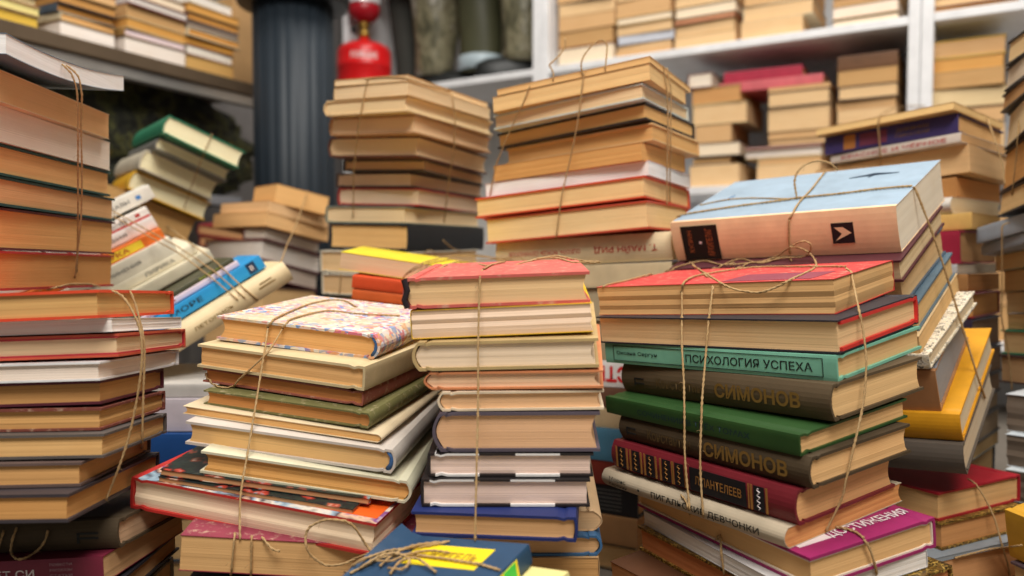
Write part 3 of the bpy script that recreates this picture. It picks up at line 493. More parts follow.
('R15', 'book with white ragged covers, fifteenth from top in right edge pile', 'books in the right edge pile', [0.6753, 0.8351, 0.1757], [0.0547, -0.0401, -1.0655], 0.199, 0.1316, 0.0426, 'B', 's', 'C6CACC', '6E6256', {'jit': 6}),
('R16', 'second book with white ragged covers, sixteenth from top in right edge pile', 'books in the right edge pile', [0.671, 0.8289, 0.1387], [0.0575, -0.0387, -1.0004], 0.1995, 0.1303, 0.0361, 'B', 's', 'BFC6CA', '665A4E', {'jit': 6}),
('R17', 'third book with white ragged covers, lowest in right edge pile', 'books in the right edge pile', [0.6668, 0.8224, 0.1027], [0.0593, -0.039, -0.9534], 0.1994, 0.1309, 0.0351, 'B', 's', 'C2C8CA', '665A4E', {'jit': 6}),
('L1', 'blue and yellow paperback with a green price label, topmost in bottom centre bundle', 'books in the bottom centre bundle', [-0.0677, 0.4243, 0.1632], [0.1332, -0.1144, -0.4913], 0.0966, 0.1656, 0.013, 'R', 's', '274664', 'D9C9A0', {'curl': 1}),
('L2', 'yellowish paperback, second from top in bottom centre bundle', 'books in the bottom centre bundle', [-0.0508, 0.4201, 0.1435], [0.1296, -0.1126, -0.5878], 0.1053, 0.1652, 0.0216, 'R', 's', 'E2D690', 'E0D0A0', {}),
('Z1', 'red-covered book, topmost in little red-covered pile', 'books in the little red-covered pile', [-0.5893, 1.7818, 0.4161], [0.1076, 0.1359, -0.238], 0.1501, 0.1998, 0.0219, 'L', 'h', '8A2A2C', 'C99A6C', {}),
('Z2', 'red-covered book, second from top in little red-covered pile', 'books in the little red-covered pile', [-0.585, 1.7799, 0.3919], [0.1146, 0.1285, -0.2489], 0.15, 0.2, 0.0227, 'L', 'h', '8A2A2C', 'C99A6C', {}),
('Z3', 'red-covered book, lowest in little red-covered pile', 'books in the little red-covered pile', [-0.578, 1.7782, 0.3616], [0.121, 0.1219, -0.2534], 0.1499, 0.2002, 0.0285, 'L', 'h', '7A2A2A', 'C2946A', {}),
('W1', 'pale grey book with dark blue edge, topmost in pile behind the floral-topped bundle', 'books in the pile behind the floral-topped bundle', [-0.415, 0.9033, 0.2183], [0.023, 0.0206, 0.1361], 0.2, 0.1397, 0.0142, 'F', 's', 'BDB9B2', 'B8B0A4', {}),
('W2', 'lilac-white book, second from top in pile behind the floral-topped bundle', 'books in the pile behind the floral-topped bundle', [-0.4134, 0.9006, 0.1824], [0.0276, 0.0229, 0.116], 0.2, 0.1399, 0.0352, 'F', 's', 'C6BCC2', 'C0B6B0', {}),
('W3', 'deep blue book, lowest in pile behind the floral-topped bundle', 'books in the pile behind the floral-topped bundle', [-0.4106, 0.8957, 0.1425], [0.0324, 0.0258, 0.0884], 0.2, 0.1405, 0.0392, 'F', 'h', '1E4A86', '9A8870', {}),
('Y1', 'yellow-edged book lying at the far bottom right corner', 'books in the bottom right corner', [0.5398, 0.6185, 0.1056], [0.1968, 0.0271, -1.3371], 0.2, 0.13, 0.045, 'F', 'h', 'C9952A', 'B8A070', {}),
('C1', 'dark brown cloth book with a numeral on its spine, topmost in bottom left bundle', 'books in the bottom left bundle', [-0.3788, 0.611, 0.1502], [-0.0587, -0.0676, -0.0717], 0.205, 0.1135, 0.0205, 'F', 'h', '4C3E2B', 'C0A080', {'rnd': 0.003, 'style': 'cloth'}),
('C2', 'maroon book with white spine lettering, second from top in bottom left bundle', 'books in the bottom left bundle', [-0.3847, 0.5996, 0.1308], [-0.0488, -0.0656, -0.0398], 0.2048, 0.1206, 0.019, 'F', 's', '78253A', 'C09A70', {}),
('C3', 'black-covered book, lowest in bottom left bundle', 'books in the bottom left bundle', [-0.3836, 0.5889, 0.1157], [-0.034, -0.0502, 0.0495], 0.2047, 0.1268, 0.0149, 'F', 'h', '2C2A30', 'B08A60', {}),
]

# books low in the piles, down to the floor
LOW = [
('right front bundle', [0.1989, 0.6087, 0.0382], [0.0519, -0.0128, -1.0366], 0.2041, 0.1313, 0.05, '6E5A48'),
('right front bundle', [0.1989, 0.6087, 0.0036], [0.0285, 0, -1.0366], 0.2041, 0.1313, 0.0318, '5A4A50'),
('centre front bundle', [0.0126, 0.661, 0.0853], [0.0519, 0, -0.0324], 0.1039, 0.1838, 0.05, '4E5A50'),
('centre front bundle', [0.0126, 0.661, 0.0325], [0.0286, 0, -0.0324], 0.1039, 0.1838, 0.05, '7A6A50'),
('centre front bundle', [0.0126, 0.661, 0.0024], [0.0157, 0, -0.0324], 0.1039, 0.1838, 0.0283, '5A3A34'),
('floral-topped bundle', [-0.1591, 0.652, 0.0903], [0.0291, 0.0486, 0.0766], 0.1618, 0.2073, 0.05, '46505A'),
('floral-topped bundle', [-0.1591, 0.652, 0.0365], [0.016, 0.0267, 0.0766], 0.1618, 0.2073, 0.05, '6E5A48'),
('floral-topped bundle', [-0.1591, 0.652, 0.0031], [0, 0.0147, 0.0766], 0.1618, 0.2073, 0.0311, '5A4A50'),
('tall bundle beside the dark column', [-0.1611, 1.1629, 0.2645], [0.0188, 0.0103, -0.4758], 0.1316, 0.1995, 0.05, '4E5A50'),
('tall bundle beside the dark column', [-0.1611, 1.1629, 0.2127], [0.0103, 0, -0.4758], 0.1316, 0.1995, 0.05, '7A6A50'),
('tall bundle beside the dark column', [-0.1611, 1.1629, 0.1617], [0, 0, -0.4758], 0.1316, 0.1995, 0.05, '5A3A34'),
('tall bundle beside the dark column', [-0.1611, 1.1629, 0.1111], [0, 0, -0.4758], 0.1316, 0.1995, 0.05, '46505A'),
('tall bundle beside the dark column', [-0.1611, 1.1629, 0.0605], [0, 0, -0.4758], 0.1316, 0.1995, 0.05, '6E5A48'),
('tall bundle beside the dark column', [-0.1611, 1.1629, 0.0099], [0, 0, -0.4758], 0.1316, 0.1995, 0.05, '5A4A50'),
('tall bundle beside the dark column', [-0.1611, 1.1629, 0.0009], [0, 0, -0.4758], 0.1316, 0.1995, 0.0084, '4E5A50'),
('small pile left of the pink-topped book', [-0.0985, 0.9426, 0.2582], [0.0472, 0.0596, -0.058], 0.159, 0.1043, 0.05, '7A6A50'),
('small pile left of the pink-topped book', [-0.0985, 0.9426, 0.2043], [0.026, 0.0328, -0.058], 0.159, 0.1043, 0.05, '5A3A34'),
('small pile left of the pink-topped book', [-0.0985, 0.9426, 0.1518], [0.0143, 0.018, -0.058], 0.159, 0.1043, 0.05, '46505A'),
('small pile left of the pink-topped book', [-0.0985, 0.9426, 0.1002], [0, 0, -0.058], 0.159, 0.1043, 0.05, '6E5A48'),
('small pile left of the pink-topped book', [-0.0985, 0.9426, 0.0496], [0, 0, -0.058], 0.159, 0.1043, 0.05, '5A4A50'),
('small pile left of the pink-topped book', [-0.0985, 0.9426, 0.0009], [0, 0, -0.058], 0.159, 0.1043, 0.0481, '4E5A50'),
('central back bundle', [0.112, 0.9681, 0.0012], [0, 0, -0.5061], 0.134, 0.1154, 0.0307, '7A6A50'),
('bottom right bundle', [0.4077, 0.8221, 0.0034], [0, -0.018, -1.1322], 0.1972, 0.138, 0.0471, '5A3A34'),
('far right purple-spine pile', [0.5232, 1.0458, 0.0699], [0, 0, -0.7736], 0.199, 0.1298, 0.05, '46505A'),
('far right purple-spine pile', [0.5232, 1.0458, 0.0193], [0, 0, -0.7736], 0.199, 0.1298, 0.05, '6E5A48'),
('far right purple-spine pile', [0.5232, 1.0458, 0.0009], [0, 0, -0.7736], 0.199, 0.1298, 0.0178, '5A4A50'),
('tilted bundle left of the dark column', [-0.6427, 1.3272, 0.3586], [0.0153, 0.2172, 0.5397], 0.124, 0.094, 0.05, '4E5A50'),
('tilted bundle left of the dark column', [-0.6427, 1.3272, 0.3013], [0, 0.1195, 0.5397], 0.124, 0.094, 0.05, '7A6A50'),
('tilted bundle left of the dark column', [-0.6427, 1.3272, 0.2472], [0, 0.0657, 0.5397], 0.124, 0.094, 0.05, '5A3A34'),
('tilted bundle left of the dark column', [-0.6427, 1.3272, 0.1947], [0, 0.0361, 0.5397], 0.124, 0.094, 0.05, '46505A'),
('tilted bundle left of the dark column', [-0.6427, 1.3272, 0.143], [0, 0.0199, 0.5397], 0.124, 0.094, 0.05, '6E5A48'),
('tilted bundle left of the dark column', [-0.6427, 1.3272, 0.0918], [0, 0.0109, 0.5397], 0.124, 0.094, 0.05, '5A4A50'),
('tilted bundle left of the dark column', [-0.6427, 1.3272, 0.0409], [0, 0, 0.5397], 0.124, 0.094, 0.05, '4E5A50'),
('tilted bundle left of the dark column', [-0.6427, 1.3272, 0.0009], [0, 0, 0.5397], 0.124, 0.094, 0.0394, '7A6A50'),
('leaning pile in front of the dark column', [-0.4861, 1.5121, 0.2558], [-0.0883, 0, -0.2605], 0.1262, 0.19, 0.05, '5A3A34'),
('leaning pile in front of the dark column', [-0.4861, 1.5121, 0.2013], [-0.0486, 0, -0.2605], 0.1262, 0.19, 0.05, '46505A'),
('leaning pile in front of the dark column', [-0.4861, 1.5121, 0.1486], [-0.0267, 0, -0.2605], 0.1262, 0.19, 0.05, '6E5A48'),
('leaning pile in front of the dark column', [-0.4861, 1.5121, 0.0968], [-0.0147, 0, -0.2605], 0.1262, 0.19, 0.05, '5A4A50'),
('leaning pile in front of the dark column', [-0.4861, 1.5121, 0.0456], [0, 0, -0.2605], 0.1262, 0.19, 0.05, '4E5A50'),
('leaning pile in front of the dark column', [-0.4861, 1.5121, 0.0009], [0, 0, -0.2605], 0.1262, 0.19, 0.0441, '7A6A50'),
('right edge pile', [0.6668, 0.8224, 0.0486], [0.0326, -0.0215, -0.9534], 0.1934, 0.1249, 0.05, '5A3A34'),
('right edge pile', [0.6668, 0.8224, 0.0033], [0.0179, -0.0118, -0.9534], 0.1934, 0.1249, 0.0428, '46505A'),
('bottom centre bundle', [-0.0508, 0.4201, 0.0854], [0.0713, -0.0619, -0.5878], 0.0993, 0.1592, 0.05, '6E5A48'),
('bottom centre bundle', [-0.0508, 0.4201, 0.0307], [0.0392, -0.0341, -0.5878], 0.0993, 0.1592, 0.05, '5A4A50'),
('bottom centre bundle', [-0.0508, 0.4201, 0.0037], [0.0216, -0.0187, -0.5878], 0.0993, 0.1592, 0.0242, '4E5A50'),
('little red-covered pile', [-0.578, 1.7782, 0.3014], [0.0665, 0.067, -0.2534], 0.1439, 0.1942, 0.05, '7A6A50'),
('little red-covered pile', [-0.578, 1.7782, 0.2456], [0.0366, 0.0369, -0.2534], 0.1439, 0.1942, 0.05, '5A3A34'),
('little red-covered pile', [-0.578, 1.7782, 0.1921], [0.0201, 0.0203, -0.2534], 0.1439, 0.1942, 0.05, '46505A'),
('little red-covered pile', [-0.578, 1.7782, 0.1399], [0.0111, 0.0112, -0.2534], 0.1439, 0.1942, 0.05, '6E5A48'),
('little red-covered pile', [-0.578, 1.7782, 0.0884], [0, 0, -0.2534], 0.1439, 0.1942, 0.05, '5A4A50'),
('little red-covered pile', [-0.578, 1.7782, 0.0378], [0, 0, -0.2534], 0.1439, 0.1942, 0.05, '4E5A50'),
('little red-covered pile', [-0.578, 1.7782, 0.0009], [0, 0, -0.2534], 0.1439, 0.1942, 0.0363, '7A6A50'),
('pile behind the floral-topped bundle', [-0.4106, 0.8957, 0.0897], [0.0178, 0.0142, 0.0884], 0.194, 0.1345, 0.05, '5A3A34'),
('pile behind the floral-topped bundle', [-0.4106, 0.8957, 0.0379], [0, 0, 0.0884], 0.194, 0.1345, 0.05, '46505A'),
('pile behind the floral-topped bundle', [-0.4106, 0.8957, 0.0009], [0, 0, 0.0884], 0.194, 0.1345, 0.0364, '6E5A48'),
('bottom right corner', [0.5398, 0.6185, 0.048], [0.1082, 0.0149, -1.3371], 0.194, 0.124, 0.05, '5A4A50'),
('bottom right corner', [0.5398, 0.6185, 0.0056], [0.0595, 0, -1.3371], 0.194, 0.124, 0.038, '4E5A50'),
('bottom left bundle', [-0.3836, 0.5889, 0.0618], [-0.0187, -0.0276, 0.0495], 0.1987, 0.1208, 0.05, '7A6A50'),
('bottom left bundle', [-0.3836, 0.5889, 0.0094], [-0.0103, -0.0152, 0.0495], 0.1987, 0.1208, 0.05, '5A3A34'),
('left front bundle', [-0.4409, 0.5952, 0.1715], [-0.0625, -0.0017, 0.0439], 0.13, 0.05, 0.019, '2A2420'),  # added spacer book, coloured dark to stand in for shade in the gap
]

# books on the shelves
SHELF = [
('pale-edged book, lowest on the white upper shelf, pile beside the left upright', 'books on the white upper shelf', [0.2477, 2.263, 0.9], [0, 0, -0.511], 0.1681, 0.1859, 0.0486, 'B', 'h', '7A3A34', 'E4D4BA', {}),
('tan-paged book, fifth from top on the white upper shelf, pile beside the left upright', 'books on the white upper shelf', [0.2555, 2.2763, 0.9492], [0, 0, -0.5454], 0.168, 0.2074, 0.0458, 'B', 'h', '8A6A44', 'BC9666', {}),
('tan-paged book, fourth from top on the white upper shelf, pile beside the left upright', 'books on the white upper shelf', [0.2508, 2.2689, 0.9956], [0, 0, -0.5033], 0.1679, 0.1861, 0.0403, 'B', 's', 'CCA678', 'CCA678', {}),
('tan-paged book, third from top on the white upper shelf, pile beside the left upright', 'books on the white upper shelf', [0.2562, 2.2782, 1.0365], [0, 0, -0.5065], 0.1677, 0.2081, 0.0348, 'B', 's', 'D8B88C', 'D8B88C', {}),
('tan-paged book, second from top on the white upper shelf, pile beside the left upright', 'books on the white upper shelf', [0.2463, 2.2621, 1.0718], [0, 0, -0.5725], 0.1676, 0.1828, 0.0374, 'B', 'h', '5A4A44', 'CCA678', {}),
('tan-paged book, topmost on the white upper shelf, pile beside the left upright', 'books on the white upper shelf', [0.2527, 2.273, 1.1098], [0, 0, -0.5911], 0.1675, 0.2016, 0.0374, 'B', 's', 'D8B88C', 'D8B88C', {}),
('tan-paged book, lowest on the white upper shelf, second pile from its left upright', 'books on the white upper shelf', [0.3952, 2.1725, 0.9], [0, 0, -0.5314], 0.1546, 0.1838, 0.0178, 'B', 's', 'CCA678', 'CCA678', {}),
('tan-paged book, sixth from top on the white upper shelf, second pile from its left upright', 'books on the white upper shelf', [0.4018, 2.1837, 0.9184], [0, 0, -0.5623], 0.1546, 0.1889, 0.0177, 'B', 'h', '5A4A44', 'D8B88C', {}),
('silver-grey book, fifth from top on the white upper shelf, second pile from its left upright', 'books on the white upper shelf', [0.4024, 2.1852, 0.9367], [0, 0, -0.5064], 0.1545, 0.1948, 0.023, 'F', 'h', 'C9CDD6', 'CCA678', {}),
('tan-paged book, fourth from top on the white upper shelf, second pile from its left upright', 'books on the white upper shelf', [0.3974, 2.1773, 0.9602], [0, 0, -0.5397], 0.1545, 0.184, 0.0255, 'B', 's', 'D8B88C', 'D8B88C', {}),
('pale-edged book, third from top on the white upper shelf, second pile from its left upright', 'books on the white upper shelf', [0.3975, 2.1777, 0.9864], [0, 0, -0.5278], 0.1544, 0.1946, 0.0203, 'L', 'h', 'B89A66', 'E4D4BA', {}),
('tan-paged book, second from top on the white upper shelf, second pile from its left upright', 'books on the white upper shelf', [0.3982, 2.1795, 1.0073], [0, 0, -0.5757], 0.1543, 0.1896, 0.0437, 'B', 's', 'CCA678', 'CCA678', {}),
('tan-paged book, topmost on the white upper shelf, second pile from its left upright', 'books on the white upper shelf', [0.3953, 2.1754, 1.0516], [0, 0, -0.5361], 0.1542, 0.1808, 0.0411, 'B', 's', 'D8B88C', 'D8B88C', {}),
('tan-paged book, lowest on the white upper shelf, third pile from its left upright', 'books on the white upper shelf', [0.5413, 2.092, 0.9], [0, 0, -0.5628], 0.1576, 0.1925, 0.0321, 'L', 's', 'D8B88C', 'D8B88C', {}),
('tan-paged book, fifth from top on the white upper shelf, third pile from its left upright', 'books on the white upper shelf', [0.5449, 2.0988, 0.9327], [0, 0, -0.5887], 0.1575, 0.1977, 0.032, 'B', 'h', 'B89A66', 'D8B88C', {}),
('pale-edged book, fourth from top on the white upper shelf, third pile from its left upright', 'books on the white upper shelf', [0.5403, 2.0917, 0.9653], [0, 0, -0.5695], 0.1575, 0.1936, 0.0119, 'B', 'h', '7A3A34', 'D9A07A', {}),
('pale-edged book, third from top on the white upper shelf, third pile from its left upright', 'books on the white upper shelf', [0.5374, 2.0873, 0.9778], [0, 0, -0.547], 0.1574, 0.1815, 0.0295, 'L', 'h', '8A6A44', 'E4D4BA', {}),
('tan-paged book, second from top on the white upper shelf, third pile from its left upright', 'books on the white upper shelf', [0.5423, 2.0961, 1.0079], [0, 0, -0.5892], 0.1573, 0.1931, 0.0319, 'B', 'h', 'D2C4A4', 'D8B88C', {}),
('tan-paged book, topmost on the white upper shelf, third pile from its left upright', 'books on the white upper shelf', [0.5439, 2.0996, 1.0404], [0, 0, -0.562], 0.1572, 0.2012, 0.0369, 'L', 's', 'CCA678', 'CCA678', {}),
('tan-paged book, lowest on the white upper shelf, fourth pile from its left upright', 'books on the white upper shelf', [0.6801, 2.0156, 0.9], [0, 0, -0.4928], 0.145, 0.2059, 0.0458, 'B', 's', 'D8B88C', 'D8B88C', {}),
('tan-paged book, third from top on the white upper shelf, fourth pile from its left upright', 'books on the white upper shelf', [0.6978, 2.0126, 0.9464], [0, 0, -0.5278], 0.1647, 0.2071, 0.0377, 'L', 'h', 'D2C4A4', 'D8B88C', {}),
('tan-paged book, second from top on the white upper shelf, fourth pile from its left upright', 'books on the white upper shelf', [0.6921, 2.004, 0.9847], [0, 0, -0.4935], 0.1646, 0.1865, 0.0257, 'B', 's', 'CCA678', 'CCA678', {}),
('tan-paged book, topmost on the white upper shelf, fourth pile from its left upright', 'books on the white upper shelf', [0.6959, 2.0113, 1.011], [0, 0, -0.4938], 0.1645, 0.1964, 0.0376, 'L', 's', 'D8B88C', 'D8B88C', {}),
('pale-edged book, lowest on the white upper shelf, pile left of the right upright', 'books on the white upper shelf', [0.8683, 1.908, 0.9], [0, 0, -0.5669], 0.1412, 0.2046, 0.0198, 'B', 'h', '5A4A44', 'E4D4BA', {}),
('pale-edged book, third from top on the white upper shelf, pile left of the right upright', 'books on the white upper shelf', [0.863, 1.9002, 0.9204], [0, 0, -0.5723], 0.1412, 0.1889, 0.0311, 'B', 'h', 'A8844E', 'EFD8C6', {}),
('tan-paged book, second from top on the white upper shelf, pile left of the right upright', 'books on the white upper shelf', [0.8638, 1.9026, 0.9521], [0, 0, -0.5514], 0.1411, 0.1827, 0.022, 'L', 's', 'CCA678', 'CCA678', {}),
('tan-paged book, topmost on the white upper shelf, pile left of the right upright', 'books on the white upper shelf', [0.8647, 1.9051, 0.9748], [0, 0, -0.5704], 0.1411, 0.2061, 0.0356, 'L', 's', 'D8B88C', 'D8B88C', {}),
('pale-edged book, lowest on the white upper shelf right of the right upright', 'books on the white upper shelf', [1.0464, 1.7935, 0.9], [0, 0, -0.5086], 0.1637, 0.1945, 0.0122, 'B', 'h', 'B89A66', 'C9985A', {}),
('tan-paged book, second from top on the white upper shelf right of the right upright', 'books on the white upper shelf', [1.0443, 1.7908, 0.9128], [0, 0, -0.5381], 0.1637, 0.1979, 0.0228, 'B', 'h', '7A3A34', 'D8B88C', {}),
('tan-paged book, topmost on the white upper shelf right of the right upright', 'books on the white upper shelf', [1.0467, 1.7957, 0.9362], [0, 0, -0.509], 0.1637, 0.19, 0.0164, 'B', 's', 'D8B88C', 'D8B88C', {}),
('tan-paged book, lowest on the white middle shelf, pile right of the central bundle', 'books on the white middle shelf', [0.5715, 2.0924, 0.544], [0, 0, -0.5778], 0.1289, 0.1973, 0.0574, 'L', 's', 'D8B88C', 'D8B88C', {}),
('tan-paged book, sixth from top on the white middle shelf, pile right of the central bundle', 'books on the white middle shelf', [0.5544, 2.094, 0.602], [0, 0, -0.506], 0.0987, 0.1776, 0.0198, 'B', 'h', '4E5A66', 'BC9666', {}),
('pale-edged book, fifth from top on the white middle shelf, pile right of the central bundle', 'books on the white middle shelf', [0.5676, 2.082, 0.6224], [0, 0, -0.498], 0.1132, 0.1836, 0.0349, 'B', 'h', '5A4A44', 'E4D4BA', {}),
('tan-paged book, fourth from top on the white middle shelf, pile right of the central bundle', 'books on the white middle shelf', [0.5615, 2.0921, 0.6578], [0, 0, -0.5239], 0.093, 0.1902, 0.045, 'L', 's', 'CCA678', 'CCA678', {}),
('tan-paged book, third from top on the white middle shelf, pile right of the central bundle', 'books on the white middle shelf', [0.5737, 2.08, 0.7035], [0, 0, -0.5232], 0.1381, 0.185, 0.0523, 'L', 'h', 'C9B48A', 'D8B88C', {}),
('pale-edged book, second from top on the white middle shelf, pile right of the central bundle', 'books on the white middle shelf', [0.5673, 2.0802, 0.7564], [0, 0, -0.5824], 0.1281, 0.1779, 0.0422, 'B', 'h', 'B89A66', 'C49460', {}),
('pale-edged book, topmost on the white middle shelf, pile right of the central bundle', 'books on the white middle shelf', [0.5324, 2.107, 0.7991], [0, 0, -0.5473], 0.0628, 0.1934, 0.0375, 'L', 'h', '7A3A34', 'E8DCCB', {}),
('tan-paged book, lowest on the white middle shelf, pile topped by crimson books', 'books on the white middle shelf', [0.7243, 1.9902, 0.544], [0, 0, -0.5847], 0.1497, 0.19, 0.0464, 'L', 's', 'D8B88C', 'D8B88C', {}),
('tan-paged book, tenth from top on the white middle shelf, pile topped by crimson books', 'books on the white middle shelf', [0.7267, 1.9951, 0.591], [0, 0, -0.5629], 0.1497, 0.1898, 0.0187, 'L', 'h', 'C9B48A', 'CCA678', {}),
('pale-edged book, ninth from top on the white middle shelf, pile topped by crimson books', 'books on the white middle shelf', [0.7094, 2.0002, 0.6103], [0, 0, -0.5559], 0.184, 0.1709, 0.0212, 'B', 'h', 'B89A66', 'DCD4CC', {}),
('pale-edged book, eighth from top on the white middle shelf, pile topped by crimson books', 'books on the white middle shelf', [0.7134, 2.0075, 0.6322], [0, 0, -0.5397], 0.184, 0.1984, 0.0067, 'B', 'h', '7A3A34', 'D8B8B0', {}),
('tan-paged book, seventh from top on the white middle shelf, pile topped by crimson books', 'books on the white middle shelf', [0.7425, 1.982, 0.6394], [0, 0, -0.5589], 0.1432, 0.1738, 0.0138, 'L', 'h', '8A6A44', 'D8B88C', {}),
('tan-paged book, sixth from top on the white middle shelf, pile topped by crimson books', 'books on the white middle shelf', [0.741, 1.9801, 0.6538], [0, 0, -0.5644], 0.1432, 0.1716, 0.0186, 'B', 's', 'CCA678', 'CCA678', {}),
('tan-paged book, fifth from top on the white middle shelf, pile topped by crimson books', 'books on the white middle shelf', [0.7418, 1.9826, 0.673], [0, 0, -0.5622], 0.1431, 0.1828, 0.0569, 'B', 's', 'D8B88C', 'D8B88C', {}),
('tan-paged book, fourth from top on the white middle shelf, pile topped by crimson books', 'books on the white middle shelf', [0.7404, 1.9816, 0.7305], [0, 0, -0.5508], 0.143, 0.191, 0.0376, 'B', 'h', '5A4A44', 'D8B88C', {}),
('tan-paged book, third from top on the white middle shelf, pile topped by crimson books', 'books on the white middle shelf', [0.7402, 1.9822, 0.7687], [0, 0, -0.5433], 0.143, 0.1857, 0.0113, 'B', 's', 'CCA678', 'CCA678', {}),
('pink-red book, second from top on the white middle shelf, pile topped by crimson books', 'books on the white middle shelf', [0.681, 2.0218, 0.7807], [0, 0, -0.5299], 0.2488, 0.1827, 0.0237, 'F', 'h', 'D86A70', 'CCA678', {}),
('crimson book, topmost on the white middle shelf, pile topped by crimson books', 'books on the white middle shelf', [0.6682, 2.0398, 0.8049], [0, 0, -0.5042], 0.1886, 0.1991, 0.0262, 'F', 'h', 'B8324A', 'CCA678', {}),
('tan-paged book, lowest on the white middle shelf, pile beside the right upright', 'books on the white middle shelf', [0.8752, 1.9054, 0.544], [0, 0, -0.5146], 0.1274, 0.1892, 0.1028, 'B', 's', 'CCA678', 'CCA678', {}),
('tan-paged book, sixth from top on the white middle shelf, pile beside the right upright', 'books on the white middle shelf', [0.875, 1.9063, 0.6474], [0, 0, -0.5525], 0.1273, 0.1911, 0.0316, 'B', 'h', '8A6A44', 'D8B88C', {}),
('tan-paged book, fifth from top on the white middle shelf, pile beside the right upright', 'books on the white middle shelf', [0.8711, 1.901, 0.6796], [0, 0, -0.5775], 0.1273, 0.1741, 0.0315, 'B', 's', 'D8B88C', 'D8B88C', {}),
('tan-paged book, fourth from top on the white middle shelf, pile beside the right upright', 'books on the white middle shelf', [0.878, 1.9135, 0.7117], [0, 0, -0.5872], 0.1272, 0.1985, 0.02, 'L', 's', 'CCA678', 'CCA678', {}),
('tan-paged book, third from top on the white middle shelf, pile beside the right upright', 'books on the white middle shelf', [0.8687, 1.899, 0.7324], [0, 0, -0.5416], 0.1272, 0.1819, 0.0315, 'L', 'h', '5A4A44', 'D8B88C', {}),
('tan-paged book, second from top on the white middle shelf, pile beside the right upright', 'books on the white middle shelf', [0.8668, 1.8971, 0.7644], [0, 0, -0.5493], 0.1271, 0.1766, 0.036, 'B', 's', 'BC9666', 'BC9666', {}),
('dark brown book, topmost on the white middle shelf, pile beside the right upright', 'books on the white middle shelf', [0.8676, 1.8998, 0.801], [0, 0, -0.5415], 0.127, 0.1851, 0.0337, 'F', 'h', '6E4A2E', 'CCA678', {}),
('tan-paged book, lowest on the white middle shelf right of the right upright', 'books on the white middle shelf', [1.0453, 1.8035, 0.544], [0, 0, -0.5769], 0.1455, 0.1863, 0.1132, 'B', 's', 'D8B88C', 'D8B88C', {}),
('tan-paged book, fifth from top on the white middle shelf right of the right upright', 'books on the white middle shelf', [1.0454, 1.8052, 0.6578], [0, 0, -0.5619], 0.1454, 0.1917, 0.0362, 'B', 'h', '5A4A44', 'CCA678', {}),
('pale-edged book, fourth from top on the white middle shelf right of the right upright', 'books on the white middle shelf', [1.0429, 1.8028, 0.6946], [0, 0, -0.502], 0.1454, 0.1801, 0.0427, 'B', 'h', 'A8844E', 'D9C49A', {}),
('tan-paged book, third from top on the white middle shelf right of the right upright', 'books on the white middle shelf', [1.0382, 1.7967, 0.7379], [0, 0, -0.5761], 0.1453, 0.1779, 0.034, 'L', 's', 'BC9666', 'BC9666', {}),
('pale-edged book, second from top on the white middle shelf right of the right upright', 'books on the white middle shelf', [1.0386, 1.799, 0.7725], [0, 0, -0.5713], 0.1452, 0.1767, 0.0318, 'L', 'h', 'B89A66', 'CF9C5A', {}),
('yellow-covered book, topmost on the white middle shelf right of the right upright', 'books on the white middle shelf', [1.038, 1.7996, 0.8048], [0, 0, -0.5277], 0.1452, 0.1706, 0.0382, 'L', 'h', 'D9B02A', 'CCA678', {}),
('tan-paged book, lowest on the lowest white shelf at right, left pile', 'books on the lowest white shelf at right', [1.0147, 1.8113, 0.184], [0, 0, -0.5057], 0.072, 0.1681, 0.0542, 'L', 's', 'CCA678', 'CCA678', {}),
('tan-paged book, sixth from top on the lowest white shelf at right, left pile', 'books on the lowest white shelf at right', [1.015, 1.8133, 0.2388], [0, 0, -0.562], 0.0719, 0.175, 0.035, 'L', 'h', 'C9B48A', 'BC9666', {}),
('tan-paged book, fifth from top on the lowest white shelf at right, left pile', 'books on the lowest white shelf at right', [1.0166, 1.8175, 0.2744], [0, 0, -0.5152], 0.0719, 0.1859, 0.0328, 'B', 's', 'CCA678', 'CCA678', {}),
('tan-paged book, fourth from top on the lowest white shelf at right, left pile', 'books on the lowest white shelf at right', [1.0098, 1.8077, 0.3078], [0, 0, -0.514], 0.0719, 0.163, 0.0372, 'L', 's', 'BC9666', 'BC9666', {}),
('tan-paged book, third from top on the lowest white shelf at right, left pile', 'books on the lowest white shelf at right', [1.012, 1.8129, 0.3456], [0, 0, -0.5327], 0.0718, 0.1692, 0.0327, 'B', 'h', '8A6A44', 'D8B88C', {}),
('tan-paged book, second from top on the lowest white shelf at right, left pile', 'books on the lowest white shelf at right', [1.0162, 1.8213, 0.3788], [0, 0, -0.5754], 0.0718, 0.1809, 0.0371, 'L', 's', 'CCA678', 'CCA678', {}),
('tan-paged book, topmost on the lowest white shelf at right, left pile', 'books on the lowest white shelf at right', [1.0067, 1.8071, 0.4165], [0, 0, -0.519], 0.0718, 0.1687, 0.0348, 'L', 's', 'BC9666', 'BC9666', {}),
('tan-paged book, lowest on the lowest white shelf at right, right pile', 'books on the lowest white shelf at right', [1.0841, 1.771, 0.184], [0, 0, -0.5327], 0.0778, 0.1728, 0.0748, 'L', 's', 'BC9666', 'BC9666', {}),
('tan-paged book, sixth from top on the lowest white shelf at right, right pile', 'books on the lowest white shelf at right', [1.089, 1.7809, 0.2594], [0, 0, -0.4976], 0.0778, 0.1884, 0.0342, 'B', 'h', '8A6A44', 'CCA678', {}),
('tan-paged book, fifth from top on the lowest white shelf at right, right pile', 'books on the lowest white shelf at right', [1.0815, 1.7701, 0.2941], [0, 0, -0.4953], 0.0777, 0.1832, 0.0363, 'B', 's', 'BC9666', 'BC9666', {}),
